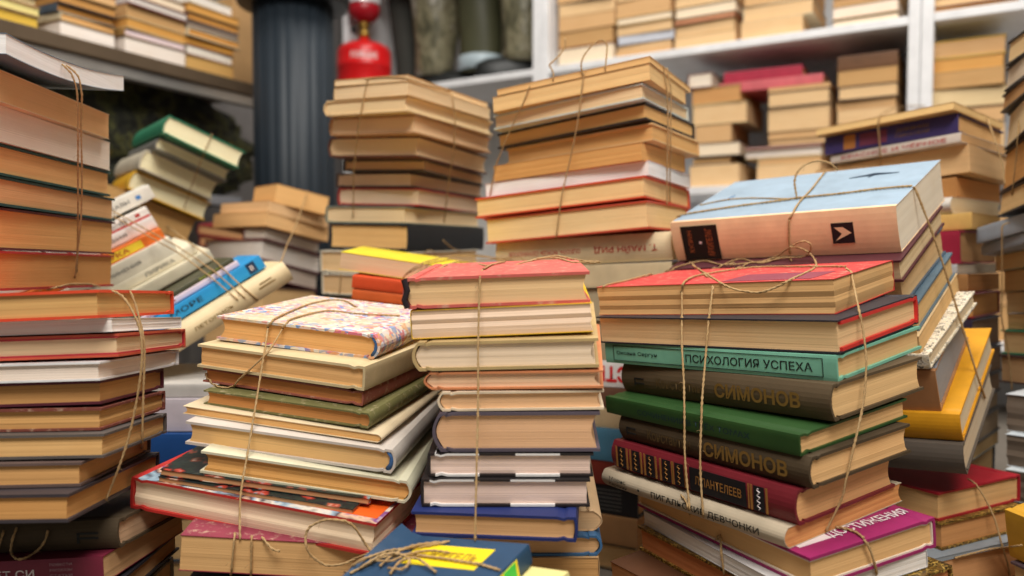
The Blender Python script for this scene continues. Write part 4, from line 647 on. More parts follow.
('tan-paged book, fourth from top on the lowest white shelf at right, right pile', 'books on the lowest white shelf at right', [1.0846, 1.7767, 0.331], [0, 0, -0.5166], 0.0777, 0.1844, 0.0319, 'L', 's', 'CCA678', 'CCA678', {}),
('tan-paged book, third from top on the lowest white shelf at right, right pile', 'books on the lowest white shelf at right', [1.0801, 1.7708, 0.3635], [0, 0, -0.5099], 0.0777, 0.1666, 0.0362, 'B', 'h', '5A4A44', 'D8B88C', {}),
('tan-paged book, second from top on the lowest white shelf at right, right pile', 'books on the lowest white shelf at right', [1.0848, 1.7802, 0.4003], [0, 0, -0.5018], 0.0776, 0.1854, 0.0275, 'B', 's', 'BC9666', 'BC9666', {}),
('tan-paged book, topmost on the lowest white shelf at right, right pile', 'books on the lowest white shelf at right', [1.0778, 1.77, 0.4284], [0, 0, -0.5491], 0.0776, 0.1745, 0.0361, 'B', 's', 'CCA678', 'CCA678', {}),
('pale-edged book, lowest on the dark left shelf, leftmost pile', 'books on the dark left shelf', [-0.9935, 1.4597, 0.786], [0, 0, 1.1303], 0.1241, 0.1855, 0.026, 'L', 'h', 'C9B48A', 'D2B04A', {}),
('pale-edged book, third from top on the dark left shelf, leftmost pile', 'books on the dark left shelf', [-0.9965, 1.4619, 0.8126], [0, 0, 1.1369], 0.1241, 0.1983, 0.0171, 'L', 'h', 'B89A66', 'D9CE8A', {}),
('pale-edged book, second from top on the dark left shelf, leftmost pile', 'books on the dark left shelf', [-0.9898, 1.4591, 0.8303], [0, 0, 1.0744], 0.1241, 0.1732, 0.0171, 'L', 'h', '7A3A34', 'E0D0A0', {}),
('pale-edged book, topmost on the dark left shelf, leftmost pile', 'books on the dark left shelf', [-0.9804, 1.4549, 0.848], [0, 0, 1.0981], 0.1241, 0.1706, 0.0171, 'B', 'h', '8A6A44', 'C9A860', {}),
('pale-edged book, lowest on the dark left shelf, second pile from the left', 'books on the dark left shelf', [-0.919, 1.6029, 0.786], [0, 0, 1.1003], 0.1189, 0.1866, 0.0339, 'B', 'h', '8A6A44', 'E6DED6', {}),
('pale-edged book, fourth from top on the dark left shelf, second pile from the left', 'books on the dark left shelf', [-0.9227, 1.6054, 0.8205], [0, 0, 1.143], 0.1189, 0.1844, 0.015, 'L', 'h', 'D2C4A4', 'D2A46A', {}),
('pale-edged book, third from top on the dark left shelf, second pile from the left', 'books on the dark left shelf', [-0.9176, 1.6033, 0.8362], [0, 0, 1.0802], 0.1189, 0.1741, 0.015, 'L', 'h', '4E5A66', 'C9924E', {}),
('pale-edged book, second from top on the dark left shelf, second pile from the left', 'books on the dark left shelf', [-0.9095, 1.5998, 0.8518], [0, 0, 1.0813], 0.1189, 0.171, 0.0189, 'B', 'h', '5A4A44', 'B98A50', {}),
('tan-paged book, topmost on the dark left shelf, second pile from the left', 'books on the dark left shelf', [-0.9166, 1.604, 0.8713], [0, 0, 1.0781], 0.1189, 0.1922, 0.0209, 'L', 'h', 'A8844E', 'CCA678', {}),
('pale-edged book, lowest on the dark left shelf, third pile from the left', 'books on the dark left shelf', [-0.8514, 1.7451, 0.786], [0, 0, 1.0736], 0.1515, 0.1985, 0.0383, 'B', 'h', '5A4A44', 'E4DAD0', {}),
('pale-edged book, fifth from top on the dark left shelf, third pile from the left', 'books on the dark left shelf', [-0.8453, 1.7427, 0.8249], [0, 0, 1.0865], 0.1515, 0.1777, 0.0165, 'L', 'h', 'A8844E', 'DCCBD0', {}),
('pale-edged book, fourth from top on the dark left shelf, third pile from the left', 'books on the dark left shelf', [-0.8535, 1.7475, 0.8419], [0, 0, 1.1238], 0.1515, 0.1972, 0.0228, 'B', 'h', 'C9B48A', 'C99650', {}),
('tan-paged book, third from top on the dark left shelf, third pile from the left', 'books on the dark left shelf', [-0.8509, 1.7468, 0.8654], [0, 0, 1.124], 0.1515, 0.1892, 0.0249, 'B', 's', 'BC9666', 'BC9666', {}),
('pale-edged book, second from top on the dark left shelf, third pile from the left', 'books on the dark left shelf', [-0.8459, 1.7449, 0.8909], [0, 0, 1.1269], 0.1515, 0.1928, 0.0185, 'B', 'h', '7A3A34', 'C9C2BC', {}),
('pale-edged book, topmost on the dark left shelf, third pile from the left', 'books on the dark left shelf', [-0.8451, 1.745, 0.9101], [0, 0, 1.1342], 0.1515, 0.1771, 0.0207, 'L', 'h', '8A6A44', 'E4D4BA', {}),
('pale-edged book, lowest on the dark left shelf, pile beside the dark column', 'books on the dark left shelf', [-0.7814, 1.8827, 0.786], [0, 0, 1.07], 0.1477, 0.1897, 0.0363, 'L', 'h', 'B89A66', 'C9A060', {}),
('pale-edged book, seventh from top on the dark left shelf, pile beside the dark column', 'books on the dark left shelf', [-0.7857, 1.8855, 0.8229], [0, 0, 1.1052], 0.1477, 0.1976, 0.0225, 'B', 'h', '7A3A34', 'E0DACE', {}),
('pale-edged book, sixth from top on the dark left shelf, pile beside the dark column', 'books on the dark left shelf', [-0.7844, 1.8854, 0.8459], [0, 0, 1.0628], 0.1477, 0.1961, 0.0178, 'B', 'h', '8A6A44', 'D29A4A', {}),
('pale-edged book, fifth from top on the dark left shelf, pile beside the dark column', 'books on the dark left shelf', [-0.7707, 1.8789, 0.8644], [0, 0, 1.0863], 0.1477, 0.1788, 0.0178, 'L', 'h', 'D2C4A4', 'C9924E', {}),
('pale-edged book, fourth from top on the dark left shelf, pile beside the dark column', 'books on the dark left shelf', [-0.7751, 1.8816, 0.8828], [0, 0, 1.0524], 0.1477, 0.1862, 0.0155, 'B', 'h', '4E5A66', '8A7A6C', {}),
('pale-edged book, third from top on the dark left shelf, pile beside the dark column', 'books on the dark left shelf', [-0.7747, 1.8818, 0.8989], [0, 0, 1.0739], 0.1477, 0.1862, 0.0178, 'L', 'h', '5A4A44', 'B98444', {}),
('pale-edged book, second from top on the dark left shelf, pile beside the dark column', 'books on the dark left shelf', [-0.7681, 1.879, 0.9174], [0, 0, 1.074], 0.1477, 0.176, 0.0201, 'B', 'h', 'A8844E', 'C99650', {}),
('pale-edged book, topmost on the dark left shelf, pile beside the dark column', 'books on the dark left shelf', [-0.7795, 1.8853, 0.9381], [0, 0, 1.1388], 0.1476, 0.1932, 0.0247, 'B', 'h', 'C9B48A', 'D9D4CC', {}),
]

# ------------------------------------------------------------------ twine paths (metres)
TWINE = [
('pale twine tied round the right front bundle, knotted bow on the red top book', [
  ('strand', [(0.1445, 0.6622, 0.3386), (0.1412, 0.6466, 0.3181), (0.1393, 0.6373, 0.2983), (0.1381, 0.6231, 0.2676), (0.1365, 0.6129, 0.2454), (0.1354, 0.6045, 0.2116), (0.137, 0.5961, 0.1777), (0.1373, 0.5957, 0.1738), (0.1446, 0.6254, 0.1598)], 0.00135),
  ('strand', [(0.1656, 0.6422, 0.3445), (0.158, 0.6253, 0.3158), (0.153, 0.6142, 0.2875), (0.1481, 0.6031, 0.2592), (0.1463, 0.5975, 0.2446), (0.144, 0.5907, 0.2114), (0.1445, 0.5838, 0.1775), (0.1448, 0.584, 0.1734), (0.1456, 0.5868, 0.1704)], 0.00135),
  ('strand', [(0.1447, 0.6256, 0.1597), (0.1365, 0.596, 0.174), (0.1359, 0.5987, 0.1775), (0.1344, 0.604, 0.1801), (0.1332, 0.6075, 0.1809)], 0.0012),
  ('strand', [(0.1578, 0.5945, 0.1498), (0.1598, 0.5906, 0.1551), (0.1581, 0.5807, 0.1472), (0.158, 0.579, 0.144), (0.1597, 0.579, 0.1316), (0.1609, 0.5825, 0.128)], 0.0012),
  ('strand', [(0.1439, 0.6626, 0.3377), (0.1448, 0.6616, 0.3426), (0.1459, 0.6618, 0.3467), (0.1704, 0.7151, 0.3512), (0.2167, 0.742, 0.3571), (0.2396, 0.7307, 0.3592), (0.2523, 0.7035, 0.3596), (0.265, 0.6763, 0.3601), (0.2777, 0.649, 0.3605)], 0.0013),
  ('strand', [(0.2755, 0.6434, 0.3589), (0.2655, 0.6108, 0.3567), (0.2624, 0.6016, 0.353), (0.2549, 0.5709, 0.3279), (0.2546, 0.5683, 0.3244), (0.2555, 0.5654, 0.3137), (0.2558, 0.5616, 0.2995), (0.2543, 0.5575, 0.2842), (0.2491, 0.551, 0.2598), (0.2344, 0.5397, 0.2162), (0.2311, 0.5411, 0.1981), (0.2217, 0.5431, 0.1753)], 0.0013),
  ('strand', [(0.0839, 0.7174, 0.3404), (0.0872, 0.7198, 0.3423), (0.1136, 0.7517, 0.3463), (0.1397, 0.7904, 0.3504), (0.1558, 0.8671, 0.3477), (0.1711, 0.8592, 0.3526), (0.1692, 0.8374, 0.3534), (0.1715, 0.8351, 0.3542), (0.175, 0.8355, 0.3566), (0.178, 0.8371, 0.3574), (0.1802, 0.8375, 0.3581), (0.1826, 0.8348, 0.359), (0.1881, 0.8352, 0.3606), (0.205, 0.83, 0.3638), (0.2155, 0.8017, 0.36), (0.2275, 0.7971, 0.3621)], 0.0013),
  ('strand', [(0.1712, 0.7423, 0.3605), (0.1758, 0.7417, 0.3577), (0.1795, 0.7391, 0.3551), (0.1809, 0.7293, 0.353), (0.1792, 0.7087, 0.3513), (0.1724, 0.6559, 0.3485), (0.1709, 0.6375, 0.3469), (0.172, 0.6283, 0.3454), (0.1747, 0.6243, 0.3439), (0.1807, 0.6186, 0.3418), (0.1883, 0.6113, 0.3408), (0.1933, 0.6066, 0.341), (0.199, 0.6013, 0.3433), (0.2043, 0.597, 0.3463), (0.2066, 0.5954, 0.3479), (0.2093, 0.5949, 0.3494), (0.213, 0.5973, 0.3508), (0.2182, 0.6038, 0.352), (0.2486, 0.6518, 0.3567), (0.2583, 0.6685, 0.3582), (0.2693, 0.6914, 0.3601), (0.2795, 0.7175, 0.3629), (0.2851, 0.7364, 0.3663), (0.2854, 0.7445, 0.3699), (0.2825, 0.7467, 0.3731), (0.2785, 0.7475, 0.3755), (0.2744, 0.7484, 0.3769), (0.2671, 0.7503, 0.3777)], 0.00135),
  ('strand', [(0.2444, 0.7783, 0.362), (0.2614, 0.7715, 0.3658), (0.2688, 0.7672, 0.3672), (0.272, 0.7641, 0.3676), (0.277, 0.7545, 0.3676), (0.2794, 0.7499, 0.3683), (0.2816, 0.746, 0.3702), (0.2829, 0.742, 0.3732), (0.2827, 0.7385, 0.3765), (0.2815, 0.7365, 0.3797), (0.2793, 0.7366, 0.3819), (0.2766, 0.7386, 0.3829), (0.274, 0.7421, 0.3825), (0.2699, 0.751, 0.3792), (0.263, 0.7723, 0.3695), (0.2601, 0.7761, 0.3674), (0.2563, 0.7775, 0.3658), (0.2523, 0.7781, 0.3645), (0.2484, 0.7794, 0.3636), (0.2219, 0.7944, 0.3598)], 0.0012),
  ('strand', [(0.1753, 0.6769, 0.3469), (0.1735, 0.6774, 0.3484), (0.1764, 0.6967, 0.3493), (0.1745, 0.6972, 0.3508), (0.1798, 0.7299, 0.3525), (0.1852, 0.7627, 0.3542), (0.1906, 0.7954, 0.3558), (0.1931, 0.8163, 0.356), (0.1928, 0.8245, 0.3591), (0.1915, 0.8404, 0.3624)], 0.0011),
  ('strand', [(0.219, 0.7665, 0.3564), (0.2186, 0.7566, 0.3575), (0.229, 0.7839, 0.3581), (0.231, 0.7835, 0.3576), (0.2335, 0.7826, 0.36), (0.2391, 0.7847, 0.362), (0.2522, 0.7787, 0.3641), (0.2672, 0.7788, 0.3681)], 0.0011),
  ('strand', [(0.2053, 0.8014, 0.3558), (0.2078, 0.8008, 0.3567), (0.2103, 0.8017, 0.3561), (0.2123, 0.7996, 0.357), (0.2154, 0.8004, 0.3594), (0.2352, 0.8057, 0.3659), (0.2481, 0.775, 0.3621), (0.2708, 0.7748, 0.3681), (0.2716, 0.7576, 0.3643)], 0.0011),
]),
('thin twine down the front of the pink-topped centre bundle with loose ends on top', [
  ('strand', [(-0.0222, 0.541, 0.3554), (-0.023, 0.528, 0.314), (-0.0226, 0.5149, 0.272), (-0.0231, 0.5019, 0.2302), (-0.0235, 0.4888, 0.1883)], 0.0011),
  ('strand', [(-0.0241, 0.5857, 0.3541), (-0.023, 0.5858, 0.3573), (-0.0223, 0.5989, 0.3589), (-0.0206, 0.599, 0.3598), (-0.0165, 0.6418, 0.3621), (-0.0061, 0.6762, 0.3642)], 0.0011),
  ('strand', [(-0.009, 0.9992, 0.3623), (-0.0157, 1.0121, 0.364), (-0.0225, 1.0302, 0.3656), (-0.0293, 1.0535, 0.367), (-0.0362, 1.0847, 0.368), (-0.0433, 1.1211, 0.3689), (-0.0502, 1.1496, 0.3697), (-0.0568, 1.1633, 0.3707), (-0.0634, 1.1681, 0.3719), (-0.0704, 1.1677, 0.3735), (-0.077, 1.16, 0.3755), (-0.0828, 1.1477, 0.3779), (-0.0875, 1.1355, 0.3807), (-0.0915, 1.1246, 0.3839), (-0.0949, 1.1152, 0.3874), (-0.0978, 1.1073, 0.3912)], 0.0014),
  ('strand', [(-0.1269, 0.8995, 0.3423), (-0.123, 0.8935, 0.3459), (-0.1193, 0.8896, 0.3494), (-0.1157, 0.8876, 0.3525), (-0.1118, 0.8862, 0.3552), (-0.1079, 0.886, 0.3575), (-0.1044, 0.8906, 0.3597), (-0.1015, 0.9024, 0.3615), (-0.093, 0.9562, 0.3651), (-0.0894, 0.9692, 0.3661), (-0.0849, 0.9742, 0.367), (-0.0798, 0.9737, 0.3678), (-0.0696, 0.9698, 0.3692), (-0.0594, 0.9667, 0.3694), (-0.0227, 0.9574, 0.3666), (-0.001, 0.9499, 0.3634), (0.0097, 0.949, 0.3615)], 0.0011),
  ('strand', [(-0.0647, 0.6006, 0.3531), (-0.0627, 0.6116, 0.3552), (-0.0572, 0.655, 0.3603), (-0.0566, 0.688, 0.3613), (-0.0578, 0.7195, 0.3614), (-0.0589, 0.751, 0.3614), (-0.06, 0.7825, 0.3615), (-0.0612, 0.814, 0.3616), (-0.0623, 0.8456, 0.3617), (-0.0634, 0.8771, 0.3617), (-0.0644, 0.9516, 0.3617), (-0.0613, 0.9769, 0.3617), (-0.0566, 0.9826, 0.362), (-0.0516, 0.9829, 0.3622), (-0.0464, 0.9795, 0.3625), (-0.0148, 0.9545, 0.3652), (0.0047, 0.9432, 0.3678), (0.0092, 0.9415, 0.3672), (0.0132, 0.941, 0.3649), (0.0169, 0.9411, 0.3616)], 0.0011),
  ('strand', [(-0.1224, 0.8921, 0.3471), (-0.1081, 0.8873, 0.3548), (-0.1034, 0.8866, 0.3572), (-0.0991, 0.8898, 0.3592), (-0.0954, 0.8996, 0.3605), (-0.0886, 0.9325, 0.3622), (-0.0818, 0.9654, 0.3639), (-0.0777, 0.9782, 0.3643), (-0.0731, 0.9843, 0.3641), (-0.0682, 0.9858, 0.3634), (-0.0632, 0.9861, 0.3627), (-0.0572, 0.9676, 0.3621), (-0.0485, 0.8917, 0.362), (-0.038, 0.774, 0.3622), (-0.0297, 0.6877, 0.3621), (-0.0244, 0.6541, 0.3616), (-0.0203, 0.6407, 0.361), (-0.0166, 0.6351, 0.3602), (-0.0131, 0.6387, 0.3594)], 0.0011),
  ('strand', [(0.0121, 0.6734, 0.364), (0.0164, 0.6828, 0.365), (0.0207, 0.6869, 0.366), (0.0249, 0.687, 0.3671), (0.0334, 0.6854, 0.3679), (0.0377, 0.6849, 0.3676), (0.0416, 0.6829, 0.3669), (0.0448, 0.6747, 0.3659), (0.0494, 0.6438, 0.364), (0.0522, 0.637, 0.3638), (0.0555, 0.6365, 0.3639), (0.0621, 0.6373, 0.3641), (0.0686, 0.6374, 0.3635)], 0.0012),
  ('strand', [(0, 0.6524, 0.3608), (0.0033, 0.6492, 0.3618), (0.0068, 0.6542, 0.3627), (0.014, 0.6789, 0.3644), (0.0177, 0.6883, 0.3654), (0.0213, 0.6922, 0.3663), (0.0248, 0.6922, 0.3672), (0.0354, 0.69, 0.3692), (0.0389, 0.6895, 0.3694), (0.0459, 0.6894, 0.3682), (0.0494, 0.6884, 0.3674), (0.0526, 0.6842, 0.3665), (0.0556, 0.678, 0.3659), (0.0587, 0.674, 0.3654), (0.0621, 0.6732, 0.3651), (0.0761, 0.6745, 0.364)], 0.0011),
]),
('pale twine crossing the front of the floral-topped bundle', [
  ('strand', [(-0.1977, 0.628, 0.3121), (-0.1948, 0.6249, 0.3142), (-0.1928, 0.6268, 0.3171), (-0.1941, 0.6374, 0.318), (-0.1931, 0.6772, 0.3208), (-0.1895, 0.7305, 0.3243), (-0.1788, 0.7656, 0.326), (-0.1644, 0.7667, 0.325), (-0.148, 0.7363, 0.3215), (-0.1472, 0.7444, 0.3196)], 0.0012),
  ('strand', [(-0.197, 0.628, 0.3119), (-0.193, 0.6056, 0.294), (-0.193, 0.6029, 0.2905), (-0.1937, 0.5865, 0.2589), (-0.1945, 0.5701, 0.2274), (-0.1952, 0.5537, 0.1959), (-0.1913, 0.5407, 0.1697)], 0.0012),
  ('strand', [(-0.1847, 0.625, 0.3116), (-0.1819, 0.6219, 0.3136), (-0.1809, 0.6276, 0.3163), (-0.1821, 0.6382, 0.3171), (-0.1751, 0.6749, 0.3192), (-0.1634, 0.6992, 0.32), (-0.1358, 0.6956, 0.3176), (-0.1009, 0.7018, 0.3153)], 0.0012),
  ('strand', [(-0.184, 0.625, 0.3114), (-0.1876, 0.6136, 0.3012), (-0.192, 0.6036, 0.2923), (-0.209, 0.6096, 0.2773), (-0.2166, 0.6141, 0.2711), (-0.2214, 0.6174, 0.2658)], 0.0012),
  ('strand', [(-0.2222, 0.6175, 0.2655), (-0.2249, 0.6205, 0.2651), (-0.2256, 0.6158, 0.2647), (-0.234, 0.617, 0.2653), (-0.2374, 0.6217, 0.2659), (-0.2402, 0.6243, 0.2658), (-0.2421, 0.6238, 0.2671), (-0.2437, 0.6257, 0.2695), (-0.2461, 0.6273, 0.2699), (-0.2472, 0.6274, 0.2718), (-0.2476, 0.6276, 0.2746)], 0.0011),
  ('strand', [(-0.1973, 0.5478, 0.1721), (-0.1949, 0.5396, 0.1711), (-0.1977, 0.5408, 0.1482), (-0.2017, 0.5506, 0.1405)], 0.0012),
  ('strand', [(-0.1845, 0.5454, 0.1708), (-0.1833, 0.541, 0.1685), (-0.1845, 0.5423, 0.1458), (-0.1879, 0.5522, 0.1399)], 0.0012),
  ('strand', [(-0.1768, 0.5436, 0.1708), (-0.1739, 0.5412, 0.1688), (-0.169, 0.5391, 0.1645), (-0.166, 0.5385, 0.1632), (-0.1624, 0.5379, 0.1629)], 0.0012),
]),
('doubled twine round the right side of the left front bundle', [
  ('strand', [(-0.5584, 0.9219, 0.3273), (-0.5519, 0.9259, 0.3295), (-0.4257, 0.7203, 0.3392), (-0.4261, 0.7331, 0.3403), (-0.4286, 0.7413, 0.3405), (-0.4292, 0.7594, 0.3418), (-0.4306, 0.7941, 0.3405), (-0.4309, 0.8002, 0.3395), (-0.4289, 0.8022, 0.3386), (-0.4292, 0.8085, 0.3376), (-0.4277, 0.8093, 0.3367)], 0.0013),
  ('strand', [(-0.2839, 0.5531, 0.3448), (-0.2767, 0.5527, 0.3409), (-0.2694, 0.5518, 0.331), (-0.2634, 0.5506, 0.3169), (-0.2618, 0.5495, 0.3028), (-0.2622, 0.5483, 0.2881), (-0.2651, 0.5465, 0.2661), (-0.2701, 0.5446, 0.2415), (-0.2766, 0.5428, 0.2207), (-0.2851, 0.541, 0.1981)], 0.0013),
  ('strand', [(-0.2856, 0.5826, 0.3431), (-0.2822, 0.5825, 0.3345), (-0.2782, 0.5822, 0.3195), (-0.2752, 0.5817, 0.3008), (-0.2764, 0.581, 0.2668), (-0.2776, 0.5803, 0.2328), (-0.284, 0.5934, 0.2258), (-0.2977, 0.6215, 0.2149)], 0.0013),
]),
('doubled pale twine down the right end of the upper left bundle', [
  ('strand', [(-0.3887, 0.6813, 0.5348), (-0.3844, 0.6856, 0.529), (-0.3833, 0.6877, 0.5255), (-0.3832, 0.6938, 0.5135), (-0.3895, 0.7056, 0.4888), (-0.3975, 0.7189, 0.4611), (-0.4056, 0.7322, 0.4334), (-0.4136, 0.7455, 0.4057), (-0.4217, 0.7581, 0.3795), (-0.4298, 0.7707, 0.3532)], 0.0012),
  ('strand', [(-0.3891, 0.6881, 0.5356), (-0.3819, 0.6936, 0.5274), (-0.3822, 0.699, 0.5143), (-0.3828, 0.7008, 0.5101), (-0.3887, 0.7092, 0.4894), (-0.3986, 0.7268, 0.4464), (-0.4095, 0.7434, 0.4056), (-0.4198, 0.7554, 0.3765), (-0.43, 0.7673, 0.3474)], 0.0012),
]),
('loose white twine loop hanging over the brown spine with a numeral', [
  ('strand', [(-0.3568, 0.5544, 0.1741), (-0.3573, 0.5513, 0.1689), (-0.3578, 0.5505, 0.1662), (-0.3589, 0.5503, 0.1603), (-0.3578, 0.5488, 0.158), (-0.3538, 0.5443, 0.1571), (-0.3486, 0.5392, 0.1573), (-0.3446, 0.5369, 0.1576), (-0.3422, 0.5375, 0.1577), (-0.3411, 0.5403, 0.1576), (-0.3408, 0.5446, 0.1576), (-0.3399, 0.5481, 0.1583), (-0.3375, 0.5488, 0.1606), (-0.3347, 0.5481, 0.1638), (-0.3329, 0.5482, 0.167), (-0.3324, 0.5494, 0.1701), (-0.3326, 0.5513, 0.173)], 0.0012),
  ('strand', [(-0.3661, 0.5542, 0.172), (-0.3666, 0.5514, 0.1657), (-0.3692, 0.5518, 0.1583)], 0.0012),
]),
('twine round the tall bundle beside the dark column', [
  ('strand', [(-0.1858, 1.0167, 0.5968), (-0.1917, 1.0201, 0.5771), (-0.1959, 1.0235, 0.5584), (-0.1975, 1.026, 0.5524), (-0.2033, 1.0377, 0.5349), (-0.2156, 1.0701, 0.4859), (-0.2208, 1.0908, 0.4542), (-0.2259, 1.1116, 0.4225)], 0.0013),
  ('strand', [(-0.0819, 1.0756, 0.591), (-0.0808, 1.0711, 0.5829), (-0.0802, 1.0729, 0.5759), (-0.0783, 1.0805, 0.5553), (-0.0801, 1.0911, 0.5296), (-0.0812, 1.0986, 0.5168), (-0.0903, 1.124, 0.4774), (-0.0957, 1.1427, 0.4482), (-0.101, 1.1615, 0.419)], 0.0013),
  ('strand', [(-0.1894, 1.0187, 0.5975), (-0.1625, 1.004, 0.5968), (-0.1349, 0.989, 0.5922), (-0.1315, 0.9871, 0.5908), (-0.1273, 0.9909, 0.5904), (-0.1063, 1.0299, 0.5908), (-0.0834, 1.0719, 0.5931)], 0.0011),
]),
('pale twine round the central back bundle with a bow standing on top', [
  ('strand', [(0.0796, 0.8721, 0.5712), (0.0768, 0.8723, 0.5483), (0.0738, 0.879, 0.5208), (0.0658, 0.8897, 0.4776), (0.0574, 0.8994, 0.4388), (0.0517, 0.9106, 0.3927), (0.0521, 0.9259, 0.3901)], 0.0013),
  ('strand', [(0.0207, 0.906, 0.5642), (0.0184, 0.9064, 0.5588), (0.0116, 0.9104, 0.5431), (-0.0059, 0.9304, 0.509), (-0.0181, 0.9461, 0.4814), (-0.02, 0.9492, 0.4758), (-0.0271, 0.9663, 0.444)], 0.0013),
  ('strand', [(0.167, 0.8722, 0.5788), (0.1725, 0.876, 0.5506), (0.1748, 0.8811, 0.5128), (0.1751, 0.8833, 0.4964), (0.1762, 0.8913, 0.4693), (0.1791, 0.9044, 0.4277)], 0.0013),
  ('strand', [(0.1739, 0.8849, 0.5797), (0.1762, 0.8845, 0.5673), (0.1788, 0.8856, 0.5553), (0.1793, 0.8882, 0.525), (0.1799, 0.8908, 0.4947), (0.1829, 0.9077, 0.4683), (0.1877, 0.9302, 0.4329)], 0.0012),
  ('strand', [(0.0464, 0.8913, 0.5677), (0.0469, 0.8916, 0.5742), (0.045, 0.8918, 0.5796), (0.0426, 0.892, 0.5833), (0.0432, 0.8921, 0.5859), (0.0538, 0.8925, 0.5959), (0.0593, 0.8928, 0.6038), (0.0604, 0.8931, 0.6088), (0.0599, 0.8933, 0.6152)], 0.0013),
  ('strand', [(0.0786, 0.8727, 0.5691), (0.0771, 0.8722, 0.5739), (0.0764, 0.8716, 0.5789), (0.0771, 0.8711, 0.584), (0.079, 0.8706, 0.5888), (0.0817, 0.87, 0.5931), (0.0882, 0.8689, 0.6003), (0.0952, 0.8676, 0.6052), (0.0986, 0.8669, 0.6058), (0.1017, 0.8661, 0.604), (0.1037, 0.8652, 0.6003), (0.1041, 0.8643, 0.5956), (0.1014, 0.8596, 0.5715)], 0.0013),
]),
('thick twine tied crosswise over the pale blue book', [
  ('strand', [(0.1976, 0.9349, 0.4155), (0.1854, 0.8636, 0.4125), (0.1865, 0.8632, 0.4144), (0.2052, 0.8553, 0.4174), (0.2432, 0.8358, 0.4228), (0.278, 0.8131, 0.4266), (0.2955, 0.8042, 0.429), (0.3261, 0.7794, 0.4312), (0.3566, 0.7596, 0.4345), (0.3773, 0.7394, 0.4352)], 0.0016),
  ('strand', [(0.3773, 0.7372, 0.4335), (0.3816, 0.738, 0.4284), (0.4038, 0.7444, 0.3819), (0.4199, 0.7494, 0.3436), (0.4317, 0.7533, 0.3142), (0.4435, 0.7572, 0.2848), (0.4553, 0.761, 0.2554), (0.4704, 0.7747, 0.2343), (0.4837, 0.7921, 0.2239)], 0.0016),
  ('strand', [(0.354, 0.8856, 0.4638), (0.3529, 0.8861, 0.4628), (0.3349, 0.8573, 0.4514), (0.317, 0.8284, 0.44), (0.2898, 0.7885, 0.4237), (0.2745, 0.7613, 0.4134), (0.271, 0.7561, 0.4095), (0.2687, 0.7589, 0.4048)], 0.0014),
  ('strand', [(0.2691, 0.7585, 0.4044), (0.2693, 0.7601, 0.3982), (0.2705, 0.7632, 0.3874), (0.2728, 0.7675, 0.3765), (0.2743, 0.7703, 0.371)], 0.0014),
  ('strand', [(0.2934, 0.8061, 0.4276), (0.291, 0.8067, 0.442), (0.291, 0.8069, 0.4469), (0.2921, 0.8071, 0.4517), (0.2943, 0.8073, 0.456), (0.2976, 0.8074, 0.4598), (0.3016, 0.8075, 0.4628), (0.3098, 0.8077, 0.4662), (0.3181, 0.8077, 0.4669), (0.3259, 0.8076, 0.4649), (0.3293, 0.8075, 0.4628), (0.3356, 0.8073, 0.4574)], 0.0016),
  ('strand', [(0.2131, 0.8882, 0.4267), (0.2394, 0.8809, 0.4319), (0.2611, 0.8598, 0.4326), (0.2876, 0.8107, 0.4281)], 0.0012),
]),
('pale twine round the far right purple-spine pile', [
  ('strand', [(0.5051, 1.0796, 0.562), (0.5039, 1.0797, 0.5552), (0.5032, 1.0808, 0.5486), (0.5129, 1.0922, 0.5086), (0.5181, 1.1017, 0.4991)], 0.0016),
  ('strand', [(0.6354, 1.052, 0.5531), (0.6252, 1.0188, 0.5222), (0.6121, 0.9797, 0.4854), (0.609, 0.9724, 0.4784), (0.6017, 0.9583, 0.4647), (0.5976, 0.9499, 0.4548)], 0.0014),
  ('strand', [(0.8474, 1.8118, 0.6923), (0.87, 1.7972, 0.7056), (0.8749, 1.794, 0.7058), (0.8816, 1.7917, 0.7061), (0.8914, 1.7858, 0.7064), (0.8779, 1.7495, 0.7003), (0.883, 1.7462, 0.7005), (0.9083, 1.7309, 0.6976)], 0.0011),
]),
('pale twine hanging over the right edge pile', [
  ('strand', [(0.5843, 0.9063, 0.5254), (0.576, 0.8947, 0.5065), (0.5749, 0.8934, 0.5007), (0.5773, 0.8988, 0.4787), (0.5792, 0.9057, 0.4508), (0.5805, 0.9086, 0.4453), (0.5828, 0.9129, 0.4399)], 0.0012),
  ('strand', [(0.582, 0.914, 0.4074), (0.5747, 0.9153, 0.4051), (0.5747, 0.9167, 0.3934), (0.5782, 0.9208, 0.3598), (0.5817, 0.9249, 0.3261), (0.5851, 0.929, 0.2925), (0.5962, 0.9335, 0.2559), (0.6062, 0.9396, 0.2065)], 0.0013),
]),
('twine looped over the red book of the bottom right bundle', [
  ('strand', [(0.4562, 0.7716, 0.1461), (0.4544, 0.7595, 0.1463), (0.4544, 0.7526, 0.1444), (0.4605, 0.7481, 0.1318), (0.466, 0.7424, 0.1145), (0.469, 0.7356, 0.0927), (0.4709, 0.7361, 0.0876), (0.4792, 0.7416, 0.0708), (0.4838, 0.7453, 0.0594)], 0.0014),
  ('strand', [(0.4089, 0.7088, 0.0906), (0.4455, 0.7228, 0.0927), (0.4615, 0.7295, 0.0919), (0.4641, 0.7277, 0.0929), (0.4609, 0.7169, 0.0974), (0.4545, 0.7014, 0.1038), (0.4508, 0.6901, 0.1086), (0.4505, 0.6842, 0.1114), (0.4513, 0.6799, 0.1136)], 0.0013),
]),
('brown twine over the magenta book top and down its page edge', [
  ('strand', [(0.2312, 0.5492, 0.1759), (0.2334, 0.5491, 0.1757), (0.2346, 0.5471, 0.1762), (0.2378, 0.5449, 0.176), (0.2408, 0.5385, 0.1762), (0.2414, 0.5274, 0.176)], 0.0014),
